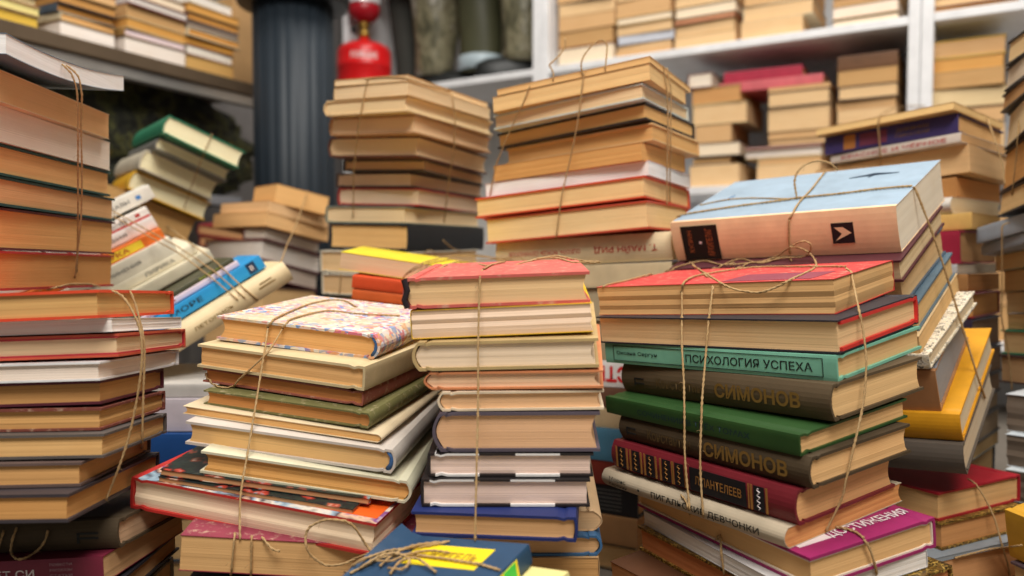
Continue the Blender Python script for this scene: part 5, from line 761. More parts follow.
  ('strand', [(0.2409, 0.526, 0.1752), (0.2453, 0.5268, 0.169), (0.2496, 0.5288, 0.1578), (0.2515, 0.5308, 0.1533), (0.254, 0.534, 0.1482)], 0.0014),
]),
('shaggy twine knot tied over the blue and yellow paperback', [
  ('strand', [(-0.0968, 0.5311, 0.1648), (-0.0993, 0.5322, 0.1672), (-0.1015, 0.5322, 0.1701), (-0.1085, 0.5293, 0.183), (-0.1132, 0.528, 0.1869), (-0.1161, 0.5279, 0.1879), (-0.126, 0.5311, 0.1877), (-0.1325, 0.5332, 0.1857), (-0.1388, 0.5349, 0.1823), (-0.1412, 0.5354, 0.1802), (-0.1429, 0.5355, 0.1776), (-0.1437, 0.5351, 0.1748), (-0.143, 0.5326, 0.1699), (-0.142, 0.532, 0.1673), (-0.1395, 0.5325, 0.1619), (-0.1328, 0.5346, 0.1555), (-0.1276, 0.5361, 0.1533), (-0.119, 0.538, 0.1535), (-0.1129, 0.5394, 0.1556), (-0.1098, 0.5395, 0.1571), (-0.0997, 0.5317, 0.1635), (-0.0969, 0.5318, 0.1646)], 0.0013),
  ('strand', [(-0.1193, 0.5475, 0.1442), (-0.1146, 0.5478, 0.1467), (-0.0974, 0.4733, 0.1793), (-0.0917, 0.4799, 0.1805), (-0.0795, 0.4905, 0.1812), (-0.0688, 0.4926, 0.1818), (-0.064, 0.4922, 0.1826), (-0.0623, 0.4915, 0.1831), (-0.0526, 0.4912, 0.1847), (-0.04, 0.493, 0.1866)], 0.0012),
  ('strand', [(-0.0983, 0.4656, 0.1771), (-0.0924, 0.4714, 0.1782), (-0.083, 0.4822, 0.1798), (-0.0739, 0.4839, 0.1804), (-0.0643, 0.4826, 0.1822), (-0.0206, 0.454, 0.1876), (-0.0191, 0.4536, 0.1875), (-0.0071, 0.4419, 0.1888)], 0.0012),
  ('strand', [(-0.0811, 0.4715, 0.1791), (-0.0761, 0.4797, 0.1818), (-0.0676, 0.4875, 0.1841), (-0.059, 0.4911, 0.1852), (-0.0461, 0.4923, 0.1863)], 0.0012),
  ('strand', [(-0.0883, 0.4772, 0.1806), (-0.0831, 0.4762, 0.1805), (-0.0753, 0.4737, 0.1813), (-0.0729, 0.4742, 0.1818), (-0.0635, 0.4783, 0.1843), (-0.0512, 0.4794, 0.1858), (-0.0382, 0.4736, 0.1864)], 0.0012),
  ('strand', [(-0.0729, 0.4587, 0.1795), (-0.0707, 0.4659, 0.1813), (-0.0691, 0.4687, 0.1823), (-0.0669, 0.4704, 0.1832), (-0.0643, 0.4713, 0.184), (-0.0614, 0.471, 0.1846), (-0.0585, 0.4691, 0.1849), (-0.0555, 0.4661, 0.185), (-0.0447, 0.4513, 0.1837)], 0.0012),
  ('strand', [(-0.0928, 0.4688, 0.179), (-0.0831, 0.4772, 0.1828), (-0.078, 0.4796, 0.1835), (-0.0754, 0.4802, 0.1838), (-0.0726, 0.4799, 0.1839), (-0.0698, 0.4782, 0.1839), (-0.0641, 0.4715, 0.1841), (-0.0625, 0.4679, 0.184), (-0.0624, 0.4646, 0.1835), (-0.0634, 0.4618, 0.1828), (-0.0651, 0.4602, 0.1822), (-0.0672, 0.4604, 0.1816), (-0.0752, 0.4656, 0.1803)], 0.0012),
]),
('two twine strands across the tilted white spines', [
  ('strand', [(-0.5068, 0.994, 0.4258), (-0.4801, 0.9807, 0.414), (-0.4534, 0.9674, 0.4021), (-0.4267, 0.9542, 0.3903), (-0.4, 0.9409, 0.3784), (-0.3542, 0.917, 0.3536), (-0.348, 0.9138, 0.3501), (-0.3197, 0.8992, 0.3304), (-0.3145, 0.8974, 0.3265), (-0.31, 0.8977, 0.3225), (-0.308, 0.8986, 0.3204)], 0.0012),
  ('strand', [(-0.5072, 0.9946, 0.4195), (-0.4901, 0.9832, 0.4125), (-0.4592, 0.9669, 0.3987), (-0.4283, 0.9507, 0.385), (-0.3974, 0.9344, 0.3712), (-0.3608, 0.9138, 0.3501), (-0.3494, 0.9081, 0.3432), (-0.3215, 0.8944, 0.3242), (-0.3148, 0.8947, 0.3183)], 0.0012),
]),
('twine running from the white spines down over the blue spine', [
  ('strand', [(-0.7122, 1.5394, 0.4526), (-0.6972, 1.5126, 0.4491), (-0.6821, 1.4858, 0.4456), (-0.6671, 1.459, 0.4422), (-0.6521, 1.4321, 0.4387), (-0.6371, 1.4053, 0.4353), (-0.622, 1.3785, 0.4318), (-0.607, 1.3517, 0.4284), (-0.592, 1.3249, 0.4249), (-0.577, 1.2981, 0.4215), (-0.5619, 1.2713, 0.418), (-0.5469, 1.2445, 0.4146), (-0.5319, 1.2177, 0.4111), (-0.5169, 1.1908, 0.4077), (-0.5018, 1.164, 0.4042), (-0.4868, 1.1373, 0.4009), (-0.4718, 1.1106, 0.3975), (-0.4567, 1.0838, 0.3942), (-0.4417, 1.0571, 0.3908), (-0.4266, 1.0304, 0.3875), (-0.4116, 1.0036, 0.3841), (-0.3921, 0.9794, 0.3766), (-0.3725, 0.9551, 0.3691), (-0.353, 0.9308, 0.3617), (-0.3445, 0.9195, 0.3576), (-0.3125, 0.9021, 0.3334), (-0.3075, 0.9007, 0.3296), (-0.3032, 0.9016, 0.3257), (-0.2995, 0.9044, 0.3217), (-0.2966, 0.9095, 0.3175)], 0.0014),
]),
('thin twine across the leaning pile before the dark column', [
  ('strand', [(-0.3918, 1.5045, 0.4928), (-0.3859, 1.4758, 0.4862), (-0.3799, 1.4471, 0.4796), (-0.374, 1.4184, 0.473), (-0.3681, 1.3897, 0.4664), (-0.3621, 1.361, 0.4599), (-0.3562, 1.3322, 0.4533), (-0.3503, 1.3035, 0.4467), (-0.3443, 1.2748, 0.4401), (-0.3384, 1.2461, 0.4335), (-0.3325, 1.2174, 0.4269), (-0.3265, 1.1887, 0.4203), (-0.3206, 1.16, 0.4137), (-0.3141, 1.1255, 0.4061), (-0.3075, 1.0911, 0.3984), (-0.301, 1.0567, 0.3907), (-0.2945, 1.0223, 0.3831), (-0.288, 0.9913, 0.3759), (-0.2815, 0.9603, 0.3688), (-0.2751, 0.9293, 0.3617)], 0.0012),
]),
('thin twine across the tilted green-topped bundle', [
  ('strand', [(-0.459, 1.2024, 0.555), (-0.4674, 1.1993, 0.5333), (-0.4713, 1.2013, 0.5257), (-0.4892, 1.2194, 0.501), (-0.5071, 1.2375, 0.4764), (-0.5279, 1.2597, 0.4456)], 0.0012),
]),
('short twine down the left end of the small orange pile', [
  ('strand', [(-0.2378, 1.0846, 0.3436), (-0.2407, 1.087, 0.3198), (-0.2422, 1.0903, 0.3113)], 0.0012),
  ('strand', [(-0.1296, 1.0757, 0.3604), (-0.1254, 1.0768, 0.367), (-0.1212, 1.0799, 0.3726), (-0.1164, 1.085, 0.3761), (-0.1114, 1.0908, 0.3762), (-0.1083, 1.0977, 0.3729), (-0.1091, 1.1052, 0.368), (-0.1124, 1.1109, 0.3629)], 0.0011),
]),
]

# ------------------------------------------------------------------ camera, world, lights
cam = bpy.data.objects.new('camera', bpy.data.cameras.new('camera')); COL.objects.link(cam)
cam.location = (0, 0, CAMZ); cam.rotation_euler = (R(90) - math.atan((288-255)/780), 0, 0)
cam.data.sensor_width = 36; cam.data.lens = 36*780/1024; cam.data.clip_start = .02
cam.data.dof.use_dof = True; cam.data.dof.focus_distance = .62; cam.data.dof.aperture_fstop = 4.2
SC.camera = cam
SC.view_settings.view_transform = 'Standard'; SC.view_settings.look = 'None'; SC.view_settings.gamma = 1
SC.view_settings.use_curve_mapping = False; SC.view_settings.exposure = 0.06
w = bpy.data.worlds.new('room_air'); SC.world = w; w.use_nodes = True
w.node_tree.nodes['Background'].inputs[0].default_value = (1, .96, .9, 1); w.node_tree.nodes['Background'].inputs[1].default_value = .19
def area(name, loc, aim, sx, sy, power, col):
    d = bpy.data.lights.new(name, 'AREA'); d.shape = 'RECTANGLE'; d.size = sx; d.size_y = sy; d.energy = power; d.color = col
    o = bpy.data.objects.new(name, d); COL.objects.link(o); o.location = loc
    o.rotation_euler = (Vector(aim) - Vector(loc)).to_track_quat('-Z', 'Y').to_euler(); return o
area('ceiling_light', (.2, -.75, 2.4), (.05, .8, .35), 1.3, .9, 64, (1, .955, .9))
area('ceiling_light', (.1, .95, 2.6), (.05, 1.0, .3), 1.5, .6, 46, (1, .96, .9))

# ------------------------------------------------------------------ the room
BX = bmesh.new(); box(BX, -3, 3, -1.5, 4.2, -.05, 0); structure('floor', BX, flat_mat('floor_concrete', '7A7268', .8, bump=.002))
shU, shN = Vector((.857, -.515, 0)), Vector((.515, .857, 0)); shP = Vector((.08, 2.23, 0))
lfU, lfN = Vector((.452, .892, 0)), Vector((-.892, .452, 0)); lfP = Vector((-.64, 1.9, 0))
def frame_matrix(P, U, Nn):
    M = Matrix.Identity(4)
    for i, v in enumerate((U, Nn, Vector((0, 0, 1)))):
        for k in range(3): M[k][i] = v[k]
    M.translation = P; return M
MS = frame_matrix(shP, shU, shN); ML = frame_matrix(lfP, lfU, lfN)
wallm = flat_mat('wall_paint', 'D6D2CC', .8, bump=.001)
bm = bmesh.new(); box(bm, -1.6, 2.2, .42, .5, 0, 2.7, M=MS); structure('wall_back', bm, wallm)
bm = bmesh.new(); box(bm, -2.6, .85, .36, .44, 0, 2.7, M=ML); structure('wall_left', bm, flat_mat('left_wall_paint', '6E6A68', .85, bump=.001))
# white book shelves
white = flat_mat('white_laminate', 'E9E9EA', .45)
sh = empty('bookshelf', (0, 0, 0)); sh.matrix_world = MS; tag(sh, 'white laminate shelving full of books along the back wall', 'shelf')
def part(name, parent, m, *bx, **kw):
    bm = bmesh.new()
    for b in bx: box(bm, *b)
    o = link(name, bm, m, parent)
    mod = o.modifiers.new('edge', 'BEVEL'); mod.width = kw.get('bevel', .0015); mod.segments = 2
    return o
zu, zl = CAMZ + .53, CAMZ + .174
for x in (.0, .956):
    part('upright', sh, white, (x - .025, x - .0006, 0, .3, 0, 2.0))
    part('upright', sh, white, (x + .0006, x + .025, 0, .3, 0, 2.0))
for x0, x1 in ((.0255, .9305), (.9815, 1.75), (-.72, -.0255)):
    for z in (zl - .36, zl, zu, zu + .37):
        if x0 < 0 and abs(z - zl) < .01: continue
        part('shelf_board', sh, white, (x0, x1, 0.002, .298, z - .02, z - .0004))
part('upright', sh, white, (-.747, -.722, 0, .3, 0, 2.0))
for x0, x1 in ((.0255, .9305), (.9815, 1.75)):
    part('back_panel', sh, flat_mat('shelf_back_panel', 'C9CCD0', .6), (x0, x1, .3, .306, 0, 2.0))
# dark rack on the left
zk = CAMZ + .416
rk = empty('bookshelf', (0, 0, 0)); rk.matrix_world = ML; tag(rk, 'dark wooden shelf with a metal rear rail on the left wall', 'shelf')
part('shelf_board', rk, flat_mat('dark_shelf_wood', '5A4A38', .7, bump=.002), (-1.5, .045, -.004, .25, zk - .03, zk - .0005), bevel=.003)
part('rail', rk, flat_mat('grey_metal_rail', 'A8A49E', .4, .6), (-1.5, .06, .004, .03, zk - .054, zk - .0305))
part('shelf_board', rk, flat_mat('grey_lower_shelf', '8C8E92', .5), (-1.5, .0, .02, .25, CAMZ + .118, CAMZ + .14))
for x in (-1.45, .012):
    part('post', rk, flat_mat('grey_metal_post', '6E6A66', .5, .3), (x - .012, x + .012, .21, .245, 0, zk + .5))

cb = empty('cardboard_box', (0, 0, 0)); cb.matrix_world = ML; tag(cb, 'tall tan cardboard box at the end of the dark left shelf beside the column', 'box')
card = flat_mat('cardboard', 'B08A5C', .85)
part('box_body', cb, card, (-.02, .04, .02, .2, zk, zk + .2)); part('flap', cb, card, (-.018, .038, .02, .024, zk + .2005, zk + .24), bevel=.0008)

# ------------------------------------------------------------------ dark fluted column
def fluted(bm, r, z0, z1, n=20, depth=.0026, mi=0):
    ring = []
    for k in range(n*6):
        a = 2*math.pi*k/(n*6); f = (k % 6)/6
        rr = r - depth*max(0, math.sin(2*math.pi*f))**.6
        ring.append((rr*math.cos(a), rr*math.sin(a)))
    A = [bm.verts.new((x, y, z0)) for x, y in ring]; B_ = [bm.verts.new((x, y, z1)) for x, y in ring]
    n_ = len(ring)
    for k in range(n_): bm.faces.new((A[k], A[(k+1) % n_], B_[(k+1) % n_], B_[k]))
    bm.faces.new(A[::-1]); bm.faces.new(B_)
cl = empty('column', (-.484, 1.75, 0)); tag(cl, 'dark blue-grey fluted plastic column with a black collar on top', 'column')
bm = bmesh.new(); fluted(bm, .087, 0, CAMZ + .545); link('shaft', bm, flat_mat('slate_blue_plastic', '1D262E', .55), cl, True)
bm = bmesh.new(); lathe(bm, [(.09, CAMZ+.545), (.118, CAMZ+.548), (.122, CAMZ+.556), (.122, CAMZ+.572), (.112, CAMZ+.578), (.112, CAMZ+.64), (.1, CAMZ+.65)], 40)
link('collar', bm, flat_mat('black_plastic', '101214', .4), cl)

# ------------------------------------------------------------------ red gas cylinder with burner
gx, gy = -.482, 2.575; gz = zu
gc = empty('gas_cylinder', (gx, gy, gz)); tag(gc, 'red camping gas cylinder with brass valve standing on the shelf', 'gas cylinder')
redm = flat_mat('red_enamel', 'D0191C', .3)
bm = bmesh.new()
lathe(bm, [(.07, 0), (.078, .004), (.08, .012), (.086, .02), (.087, .03), (.087, .074), (.0885, .076), (.0885, .082), (.087, .084), (.087, .118), (.085, .132), (.078, .143), (.06, .153), (.035, .16), (.018, .166), (.015, .176)], 48)
link('tank', bm, redm, gc, True)
bm = bmesh.new(); lathe(bm, [(.015, .176), (.02, .18), (.02, .193), (.014, .196), (.014, .206), (.02, .21), (.02, .222), (.012, .226)], 20)
va = link('valve', bm, flat_mat('brass', '9A7A3A', .35, .8), gc, True)
bm = bmesh.new(); lathe(bm, [(.006, 0), (.012, .001), (.013, .006), (.012, .012), (.006, .013)], 16, M=Matrix.Translation((-.02, -.012, .198)) @ Euler((R(90), 0, R(-55))).to_matrix().to_4x4() @ Matrix.Translation((0, 0, .006)))
link('knob', bm, flat_mat('black_knob', '1A1C1A', .5), va, True)
bm = bmesh.new(); lathe(bm, [(.008, .222), (.022, .226), (.04, .236), (.05, .25), (.052, .262), (.052, .278), (.05, .28), (.03, .281)], 28)
bu = link('burner', bm, flat_mat('dark_red_enamel', '9A1420', .3), gc, True)
bm = bmesh.new(); lathe(bm, [(.053, .2785), (.056, .28), (.056, .31), (.05, .312)], 28)
link('windshield', bm, flat_mat('pale_metal', 'D8D4D4', .3, .3), bu)
bm = bmesh.new()
wl = flat_mat('white_print', 'E6DCD8', .5)
lab = lettering('FORGAS', .021, wl, gc, Matrix.Identity(4), 'lettering', .085)
aim = math.atan2(-gy, -gx)
for v in lab.data.vertices:
    a = aim + v.co.x/.0876; v.co = Vector((.0878*math.cos(a), .0878*math.sin(a), .103 + v.co.y))

# ------------------------------------------------------------------ boots and rolled camouflage on the shelf
def camo_mat():
    s = NT('camouflage_plastic', .38)
    n = s.noise(s.coord((1, 1, .5)), 26, 4, .6)
    s.base(s.ramp(n, [(.3, lin('3C3A2C')), (.42, lin('5E5A44')), (.5, lin('7E7860')), (.58, lin('57503A')), (.68, lin('A8A496')), (.78, lin('6E6A52'))]))
    s.bump(s.noise(s.coord((1, 1, .4)), 40, 3), .5, .01); return s.m
camo = camo_mat()
def wob_shaft(bm, cx, cy, z0, z1, rfun, lean=0, seg=28, nz=16, sq=.8):
    rings = []
    for i in range(nz+1):
        f = i/nz; z = z0 + (z1-z0)*f; r = rfun(f)
        rings.append([bm.verts.new((cx + lean*(f-.0) + r*math.cos(a)*(1+.07*math.sin(3*a+5*f)), cy + sq*r*math.sin(a)*(1+.06*math.cos(2*a+7*f)), z)) for a in [2*math.pi*k/seg for k in range(seg)]])
    for A, B_ in zip(rings, rings[1:]):
        for k in range(seg): bm.faces.new((A[k], A[(k+1) % seg], B_[(k+1) % seg], B_[k]))
    bm.faces.new(rings[0][::-1]); bm.faces.new(rings[-1])
def on_shelf(x, depth): return MS @ Vector((x, depth, zu))
p = on_shelf(-.59, .15)
t1 = empty('fabric_roll', p); tag(t1, 'dark grey rolled fabric sleeve between red cylinder and camouflage rolls', 'roll')
bm = bmesh.new(); wob_shaft(bm, 0, 0, .0, .42, lambda f: .036 + .01*f, -.03); link('roll', bm, flat_mat('dark_grey_fabric', '34342F', .8, bump=.004), t1, True)
bm = bmesh.new(); tube(bm, [(.03, 0, .03), (.012, -.01, .12), (.03, 0, .22), (.055, .0, .26)], .012, 10); link('strap', bm, flat_mat('dark_strap', '26261F', .7), t1, True)
def boot(x, dep, name, label, shaftm, footm, r0, r1, lean, foot_dir, h=.46, cut=.0):
    p = on_shelf(x, dep); t = empty(name, p); tag(t, label, 'boot')
    bm = bmesh.new(); wob_shaft(bm, 0, 0, .055, h, lambda f: r0 + (r1-r0)*min(1, f*1.6), lean); link('shaft', bm, shaftm, t, True)
    bm = bmesh.new()
    c, s_ = math.cos(foot_dir), math.sin(foot_dir); rings = []
    for i in range(13):
        f = i/12; d = -.055 + .2*f
        wd = .038*math.sin(math.pi*min(1, .12 + f*.86))**.5 * (1 if f < .6 else 1.05); hh = .075 - .03*f if f < .85 else .05 - .12*(f-.85)
        hh = max(hh, .012)
        rings.append([bm.verts.new((c*d - s_*wd*math.cos(a), s_*d + c*wd*math.cos(a), .012 + hh*max(0, math.sin(a)) - .012*(math.sin(a) < 0))) for a in [2*math.pi*k/16 for k in range(16)]])
    for A, B_ in zip(rings, rings[1:]):
        for k in range(16): bm.faces.new((A[k], A[(k+1) % 16], B_[(k+1) % 16], B_[k]))
    bm.faces.new(rings[0][::-1]); bm.faces.new(rings[-1]); link('foot', bm, footm, t, True)
    return t
blk = flat_mat('black_rubber', '1C1E1D', .45); olv = flat_mat('olive_rubber', '45452F', .5)
boot(-.475, .13, 'boot', 'mottled camouflage rubber boot leaning right beside the grey fabric roll', camo, blk, .058, .088, .03, R(-20))
b2 = boot(-.31, .17, 'boot', 'plain olive rubber boot with a pale patch at its black foot', olv, blk, .072, .08, .0, R(-60))
bm = bmesh.new(); lathe(bm, [(.073, .06), (.0765, .062), (.0765, .1), (.073, .102)], 28); link('patch', bm, flat_mat('pale_blue_patch', 'A9B8BE', .4), b2, True)
boot(-.125, .12, 'boot', 'silvery camouflage boot against the left white upright', camo, blk, .066, .074, .0, R(190))

# ------------------------------------------------------------------ camouflage net heap and jars under the left shelf
def camo_net():
    s = NT('camouflage_net', .85); v = s.coord()
    n = s.noise(v, 24, 5, .65)
    s.base(s.ramp(n, [(.35, lin('141410')), (.48, lin('26271C')), (.56, lin('4A4A24')), (.62, lin('1C1C16')), (.7, lin('7A6A24')), (.76, lin('2C2C22'))]))
    s.bump(s.noise(v, 60, 5), .8, .01); return s.m
bm = bmesh.new(); bmesh.ops.create_icosphere(bm, subdivisions=5, radius=1)
from mathutils import noise as mn
for v in bm.verts:
    d = v.co.normalized()
    k = 1 + .16*mn.noise(d*3.1) + .1*mn.noise(d*8 + Vector((4, 1, 2))) + .05*mn.noise(d*19)
    v.co = Vector((d.x*.115*k, d.y*.42*k, max(-.12, d.z*.16*k)))
net = link('camouflage_net', bm, camo_net(), smooth=True); net.location = (-.915, 1.76, CAMZ + .262); net.rotation_euler = (0, 0, R(-27))
tag(net, 'dark crumpled camouflage net heaped behind the tilted green book bundle', 'camouflage net')
# ------------------------------------------------------------------ books
OB = {}
for key, label, group, loc, rot, a, b, t, spine, kind, cov, pg, kw in BOOKS:
    if kw.get('curl'): kw['bend'] = lambda s, w: .017*max(0, (w-.084)/.021)**1.5*max(0, min(1, (s+.01)/.09))
    OB[key] = (make_book(label, group, loc, rot, a, b, t, spine, kind, cov, pg, **kw), a, b, t)
for k, (grp, loc, rot, a, b, t, cov) in enumerate(LOW):
    make_book('dull old book low down in the ' + grp, 'low books of the ' + grp, loc, rot, a, b, t, 'B', 'h', cov, 'C9A878')
for label, group, loc, rot, a, b, t, spine, kind, cov, pg, kw in SHELF:
    make_book(label, group, loc, rot, a, b, t, spine, kind, cov, pg, **kw)

# ------------------------------------------------------------------ lettering and marks
ink = flat_mat('black_ink', '1C1E1C', .6); red = flat_mat('red_ink', 'B8322C', .6); gilt = flat_mat('gilt', '8A6A34', .5, .25)
paper = flat_mat('white_ink', 'E8DCDC', .6); dim = flat_mat('dark_blue_ink', '20343A', .6); grey = flat_mat('grey_ink', '6A6A66', .6)
def on(key, face, u, v, flip=False, lift=.0004, rotq=0):
    e, a, b, t = OB[key]; return e, face_matrix(face, a, b, t, u, v, flip, lift, rotq)
def write(key, face, txt, size, u, v, mat, width=None, flip=False, name='title', lift=.0004, rotq=0, bold=.012):
    e, M = on(key, face, u, v, flip, lift, rotq); return lettering(txt, size, mat, e, M, name, width, bold)
def stamp(key, face, u, v, w, h, mat, name, lift=.0003, rotq=0):
    e, M = on(key, face, u, v, False, lift, rotq); return patch(e, M, w, h, mat, name)
def dims(key): return OB[key][1:]
stamp('M1', 'T', .052, -.036, .075, .05, flat_mat('plum_print', '8C3C4C', .6), 'print_panel')
# mint green spine
a, b, t = dims('M3')
write('M3', 'F', 'ПСИХОЛОГИЯ УСПЕХА', .0068, .036, t*.5, ink, .112)
write('M3', 'F', 'Оксана Сергун', .0042, -.073, t*.52, ink, .046, name='author')
e, M = on('M3', 'F', 0, 0)
bm = bmesh.new()
for (x0, x1, z0, z1) in ((-.1, .1, t*.14, t*.14+.0005), (-.1, .1, t*.86, t*.86+.0005), (.0995, .1, t*.14, t*.86), (-.1, -.0995, t*.14, t*.86)):
    box(bm, x0, x1, -b/2 - .0004, -b/2 - .0001, z0, z1)
link('ruled_frame', bm, ink, e)
for key in ('M4', 'M6'):
    a, b, t = dims(key)
    write(key, 'F', 'СИМОНОВ', .0115, .042, t*.5, gilt, .078, bold=.03)
    write(key, 'F', 'Константин', .009, -.036, t*.5, flat_mat('dull_gilt', '5C4828', .6), .05, name='author')
    e, M = on(key, 'F', -.082, t*.5)
    bm = bmesh.new(); box(bm, -.006, .006, -.0035, -.0022, -.0003, 0, M=M); box(bm, -.006, .006, .0008, .0021, -.0003, 0, M=M); box(bm, -.006, -.0045, -.005, .0021, -.0003, 0, M=M)
    link('volume_mark', bm, ink, e)
a, b, t = dims('M5'); write('M5', 'F', 'СОЧИНЕНИЯ В ТРЁХ ТОМАХ', .0058, .0, t*.5, dim, .12)
# maroon spine with bands
a, b, t = dims('M7'); h = t*.74; blackp = flat_mat('black_band', '17151A', .55); gold = flat_mat('gold_band', 'A9773C', .5, .2)
stamp('M7', 'F', .027, t*.5, .056, h, blackp, 'band')
write('M7', 'F', 'Л.ПАНТЕЛЕЕВ', .0068, .028, t*.5, gold, .046, lift=.0008)
for u in (-.082, -.064, -.046, -.027, -.0125, .0665):
    stamp('M7', 'F', u, t*.5, .0095, h, blackp, 'band')
    e, M = on('M7', 'F', u, t*.5, lift=.0007)
    bm = bmesh.new()
    tube(bm, [M @ Vector((.0016*math.sin(q*2.1), -h*.42 + h*.84*q/12, 0)) for q in range(13)], .0004, 4)
    link('ornament', bm, paper if u > .05 else gold, e)
    for du in (-.0068, .0068): stamp('M7', 'F', u + du, t*.5, .0018, h, gold, 'band')
stamp('M7', 'F', .0572, t*.5, .001, h, gold, 'band')
a, b, t = dims('M8')
write('M8', 'F', 'ПИГАЛЬСКИЕ ДЕВЧОНКИ', .0062, .022, t*.46, ink, .112)
write('M8', 'F', 'Морис', .0046, -.077, t*.62, ink, .022, name='author'); write('M8', 'F', 'Каренин', .0036, -.077, t*.3, ink, .024, name='author')
stamp('M8', 'F', -.05, t*.46, .0018, .0018, ink, 'dot')
# magenta cover
a, b, t = dims('O1')
write('O1', 'T', 'ДОСТИЖЕНИЯ', .012, a/2 - .02, .016, paper, .078, rotq=90, bold=.02)
stamp('O1', 'T', a/2 - .024, -b/2 + .022, .016, .03, paper, 'price_label')
# cream spine, upside-down
a, b, t = dims('J10')
write('J10', 'F', 'Т. МАЙН РИД', .0098, .058, t*.47, red, .076, flip=True)
write('J10', 'F', 'ОЦЕОЛА, ВОЖДЬ СЕМИНОЛОВ', .0062, -.045, t*.5, red, .095, flip=True, name='subtitle')
a, b, t = dims('J14'); write('J14', 'F', 'СТИХИ', .019, .022, t*.5, flat_mat('bright_red_ink', 'D0282A', .6), .075, flip=True, bold=.04)
a, b, t = dims('J19')
e, M = on('J19', 'F', 0, 0)
bm = bmesh.new()
for q in range(6): box(bm, -.03, .05, -b/2 - .0004, -b/2 - .0001, t*(.16 + q*.13), t*(.16 + q*.13) + .0008)
link('ruled_lines', bm, grey, e)
# pale blue book with orange spine
a, b, t = dims('N1')
stamp('N1', 'F', -a/2 + .033, t*.46, .042, t*.86, flat_mat('black_label', '17120F', .55), 'label')
brn = flat_mat('copper_ink', '9A5630', .6)
write('N1', 'F', 'АРХИПЕЛАГ', .0075, -a/2 + .044, t*.46, brn, t*.7, rotq=90, lift=.0008)
write('N1', 'F', 'КУПРИН', .0055, -a/2 + .022, t*.5, brn, t*.55, rotq=90, lift=.0008, name='author')
stamp('N1', 'F', -a/2 + .033, t*.46, .0026, .0026, paper, 'dot', lift=.0007)
stamp('N1', 'F', .066, t*.5, .02, .02, blackp, 'emblem')
e, M = on('N1', 'F', .066, t*.5, lift=.0009)
bm = bmesh.new(); vs = [bm.verts.new(M @ Vector((x*.008, y*.008, 0))) for x, y in ((-.9, .75), (.1, .75), (1, 0), (-.9, -.9), (-.1, -.05))]; bm.faces.new(vs)
ar = link('arrow', bm, flat_mat('cream_ink', 'E6C9A0', .6), e)
e, M = on('N1', 'T', .06, .045)
bm = bmesh.new(); tube(bm, [M @ Vector((-.024, -.004, 0)), M @ Vector((0, .0015, 0)), M @ Vector((.024, .001, 0))], lambda f: .0003 + .0016*math.sin(math.pi*f), 5); tube(bm, [M @ Vector((-.004, -.008, 0)), M @ Vector((.003, .006, 0))], .0006, 5)
link('bird_mark', bm, flat_mat('dark_blue_print', '2C3A4A', .6), e)
bm = bmesh.new(); M2 = face_matrix('T', a, b, t, -.085, .0); tube(bm, [M2 @ Vector((-.01, -.012, 0)), M2 @ Vector((.0, -.002, 0)), M2 @ Vector((.004, .012, 0))], .0006, 5); link('pen_mark', bm, flat_mat('blue_pencil', '6A86A8', .6), e)
# dark brown spine with numeral, maroon spine with letters
a, b, t = dims('C1'); e, M = on('C1', 'F', a/2 - .022, t*.5)
bm = bmesh.new(); box(bm, -.008, .008, .0012, .0026, -.0003, 0, M=M); box(bm, -.008, .008, -.0022, -.0008, -.0003, 0, M=M); box(bm, -.008, -.0062, -.005, .0026, -.0003, 0, M=M); link('volume_mark', bm, ink, e)
a, b, t = dims('C2'); write('C2', 'F', 'И НЕТ СИ', .0058, .03, t*.5, paper, .046)
for q in range(4): write('C2', 'F', ('ПОВЕСТИ', 'РАССКАЗЫ', 'СТАТЬИ', 'РОМАН')[q], .0018, a/2 - .03, t*(.8 - .2*q), flat_mat('faded_ink', 'B08A92', .6), .016, name='small_print')
# purple and red spines at the far right
a, b, t = dims('Q2')
write('Q2', 'F', 'ДНЕВНИК', .006, .035, t*.62, gilt, .045); write('Q2', 'F', 'ПИСАТЕЛЯ', .0045, .035, t*.34, gilt, .045, name='subtitle')
stamp('Q2', 'F', -.055, t*.5, .018, t*.8, flat_mat('ochre_band', 'B8783C', .6), 'band'); stamp('Q2', 'F', -.02, t*.5, .04, t*.7, flat_mat('plum_band', '7A3A50', .6), 'band')
a, b, t = dims('Q3'); write('Q3', 'F', 'КРАСНОЕ И ЧЁРНОЕ', .0066, .0, t*.5, red, .15)
stamp('Q8', 'F', .05, dims('Q8')[2]*.5, .03, dims('Q8')[2]*.9, flat_mat('crimson_cloth', 'A8243C', .6), 'band')
# white, orange, blue and cream spines of the tilted bundles
for key, txt, w, h, u, m in (('E1', 'РАССКАЗЫ', .05, .005, .045, grey), ('E2', 'ПОВЕСТИ', .04, .004, .05, grey), ('E3', 'ПОЭЗИЯ', .045, .0045, .04, grey), ('E5', 'ИЗБРАННЫЕ СОЧИНЕНИЯ', .11, .0045, .0, grey),
                         ('E6', 'ЛИРИКА', .04, .005, .05, grey), ('E7', 'ГЮГО', .03, .006, -.01, ink), ('E9', 'СКАЗКИ', .035, .003, .0, red), ('E10', 'МОРЕ', .04, .006, .0, dim), ('E11', 'ЛЕТОПИСЬ', .05, .004, .0, gilt), ('E8', 'ВЕСНА', .03, .003, .07, flat_mat('green_ink', 'A8B04A', .6))):
    a, b, t = dims(key); write(key, 'F', txt, min(h, t*.6), u, t*.5, m, w)
a, b, t = dims('E1'); stamp('E1', 'F', .082, t*.5, .006, .005, flat_mat('blue_ink', '4A86C8', .6), 'emblem')
a, b, t = dims('E2'); stamp('E2', 'F', 0, .0016, a*.99, .0028, red, 'band'); stamp('E2', 'F', .085, t*.6, .006, .004, red, 'emblem')
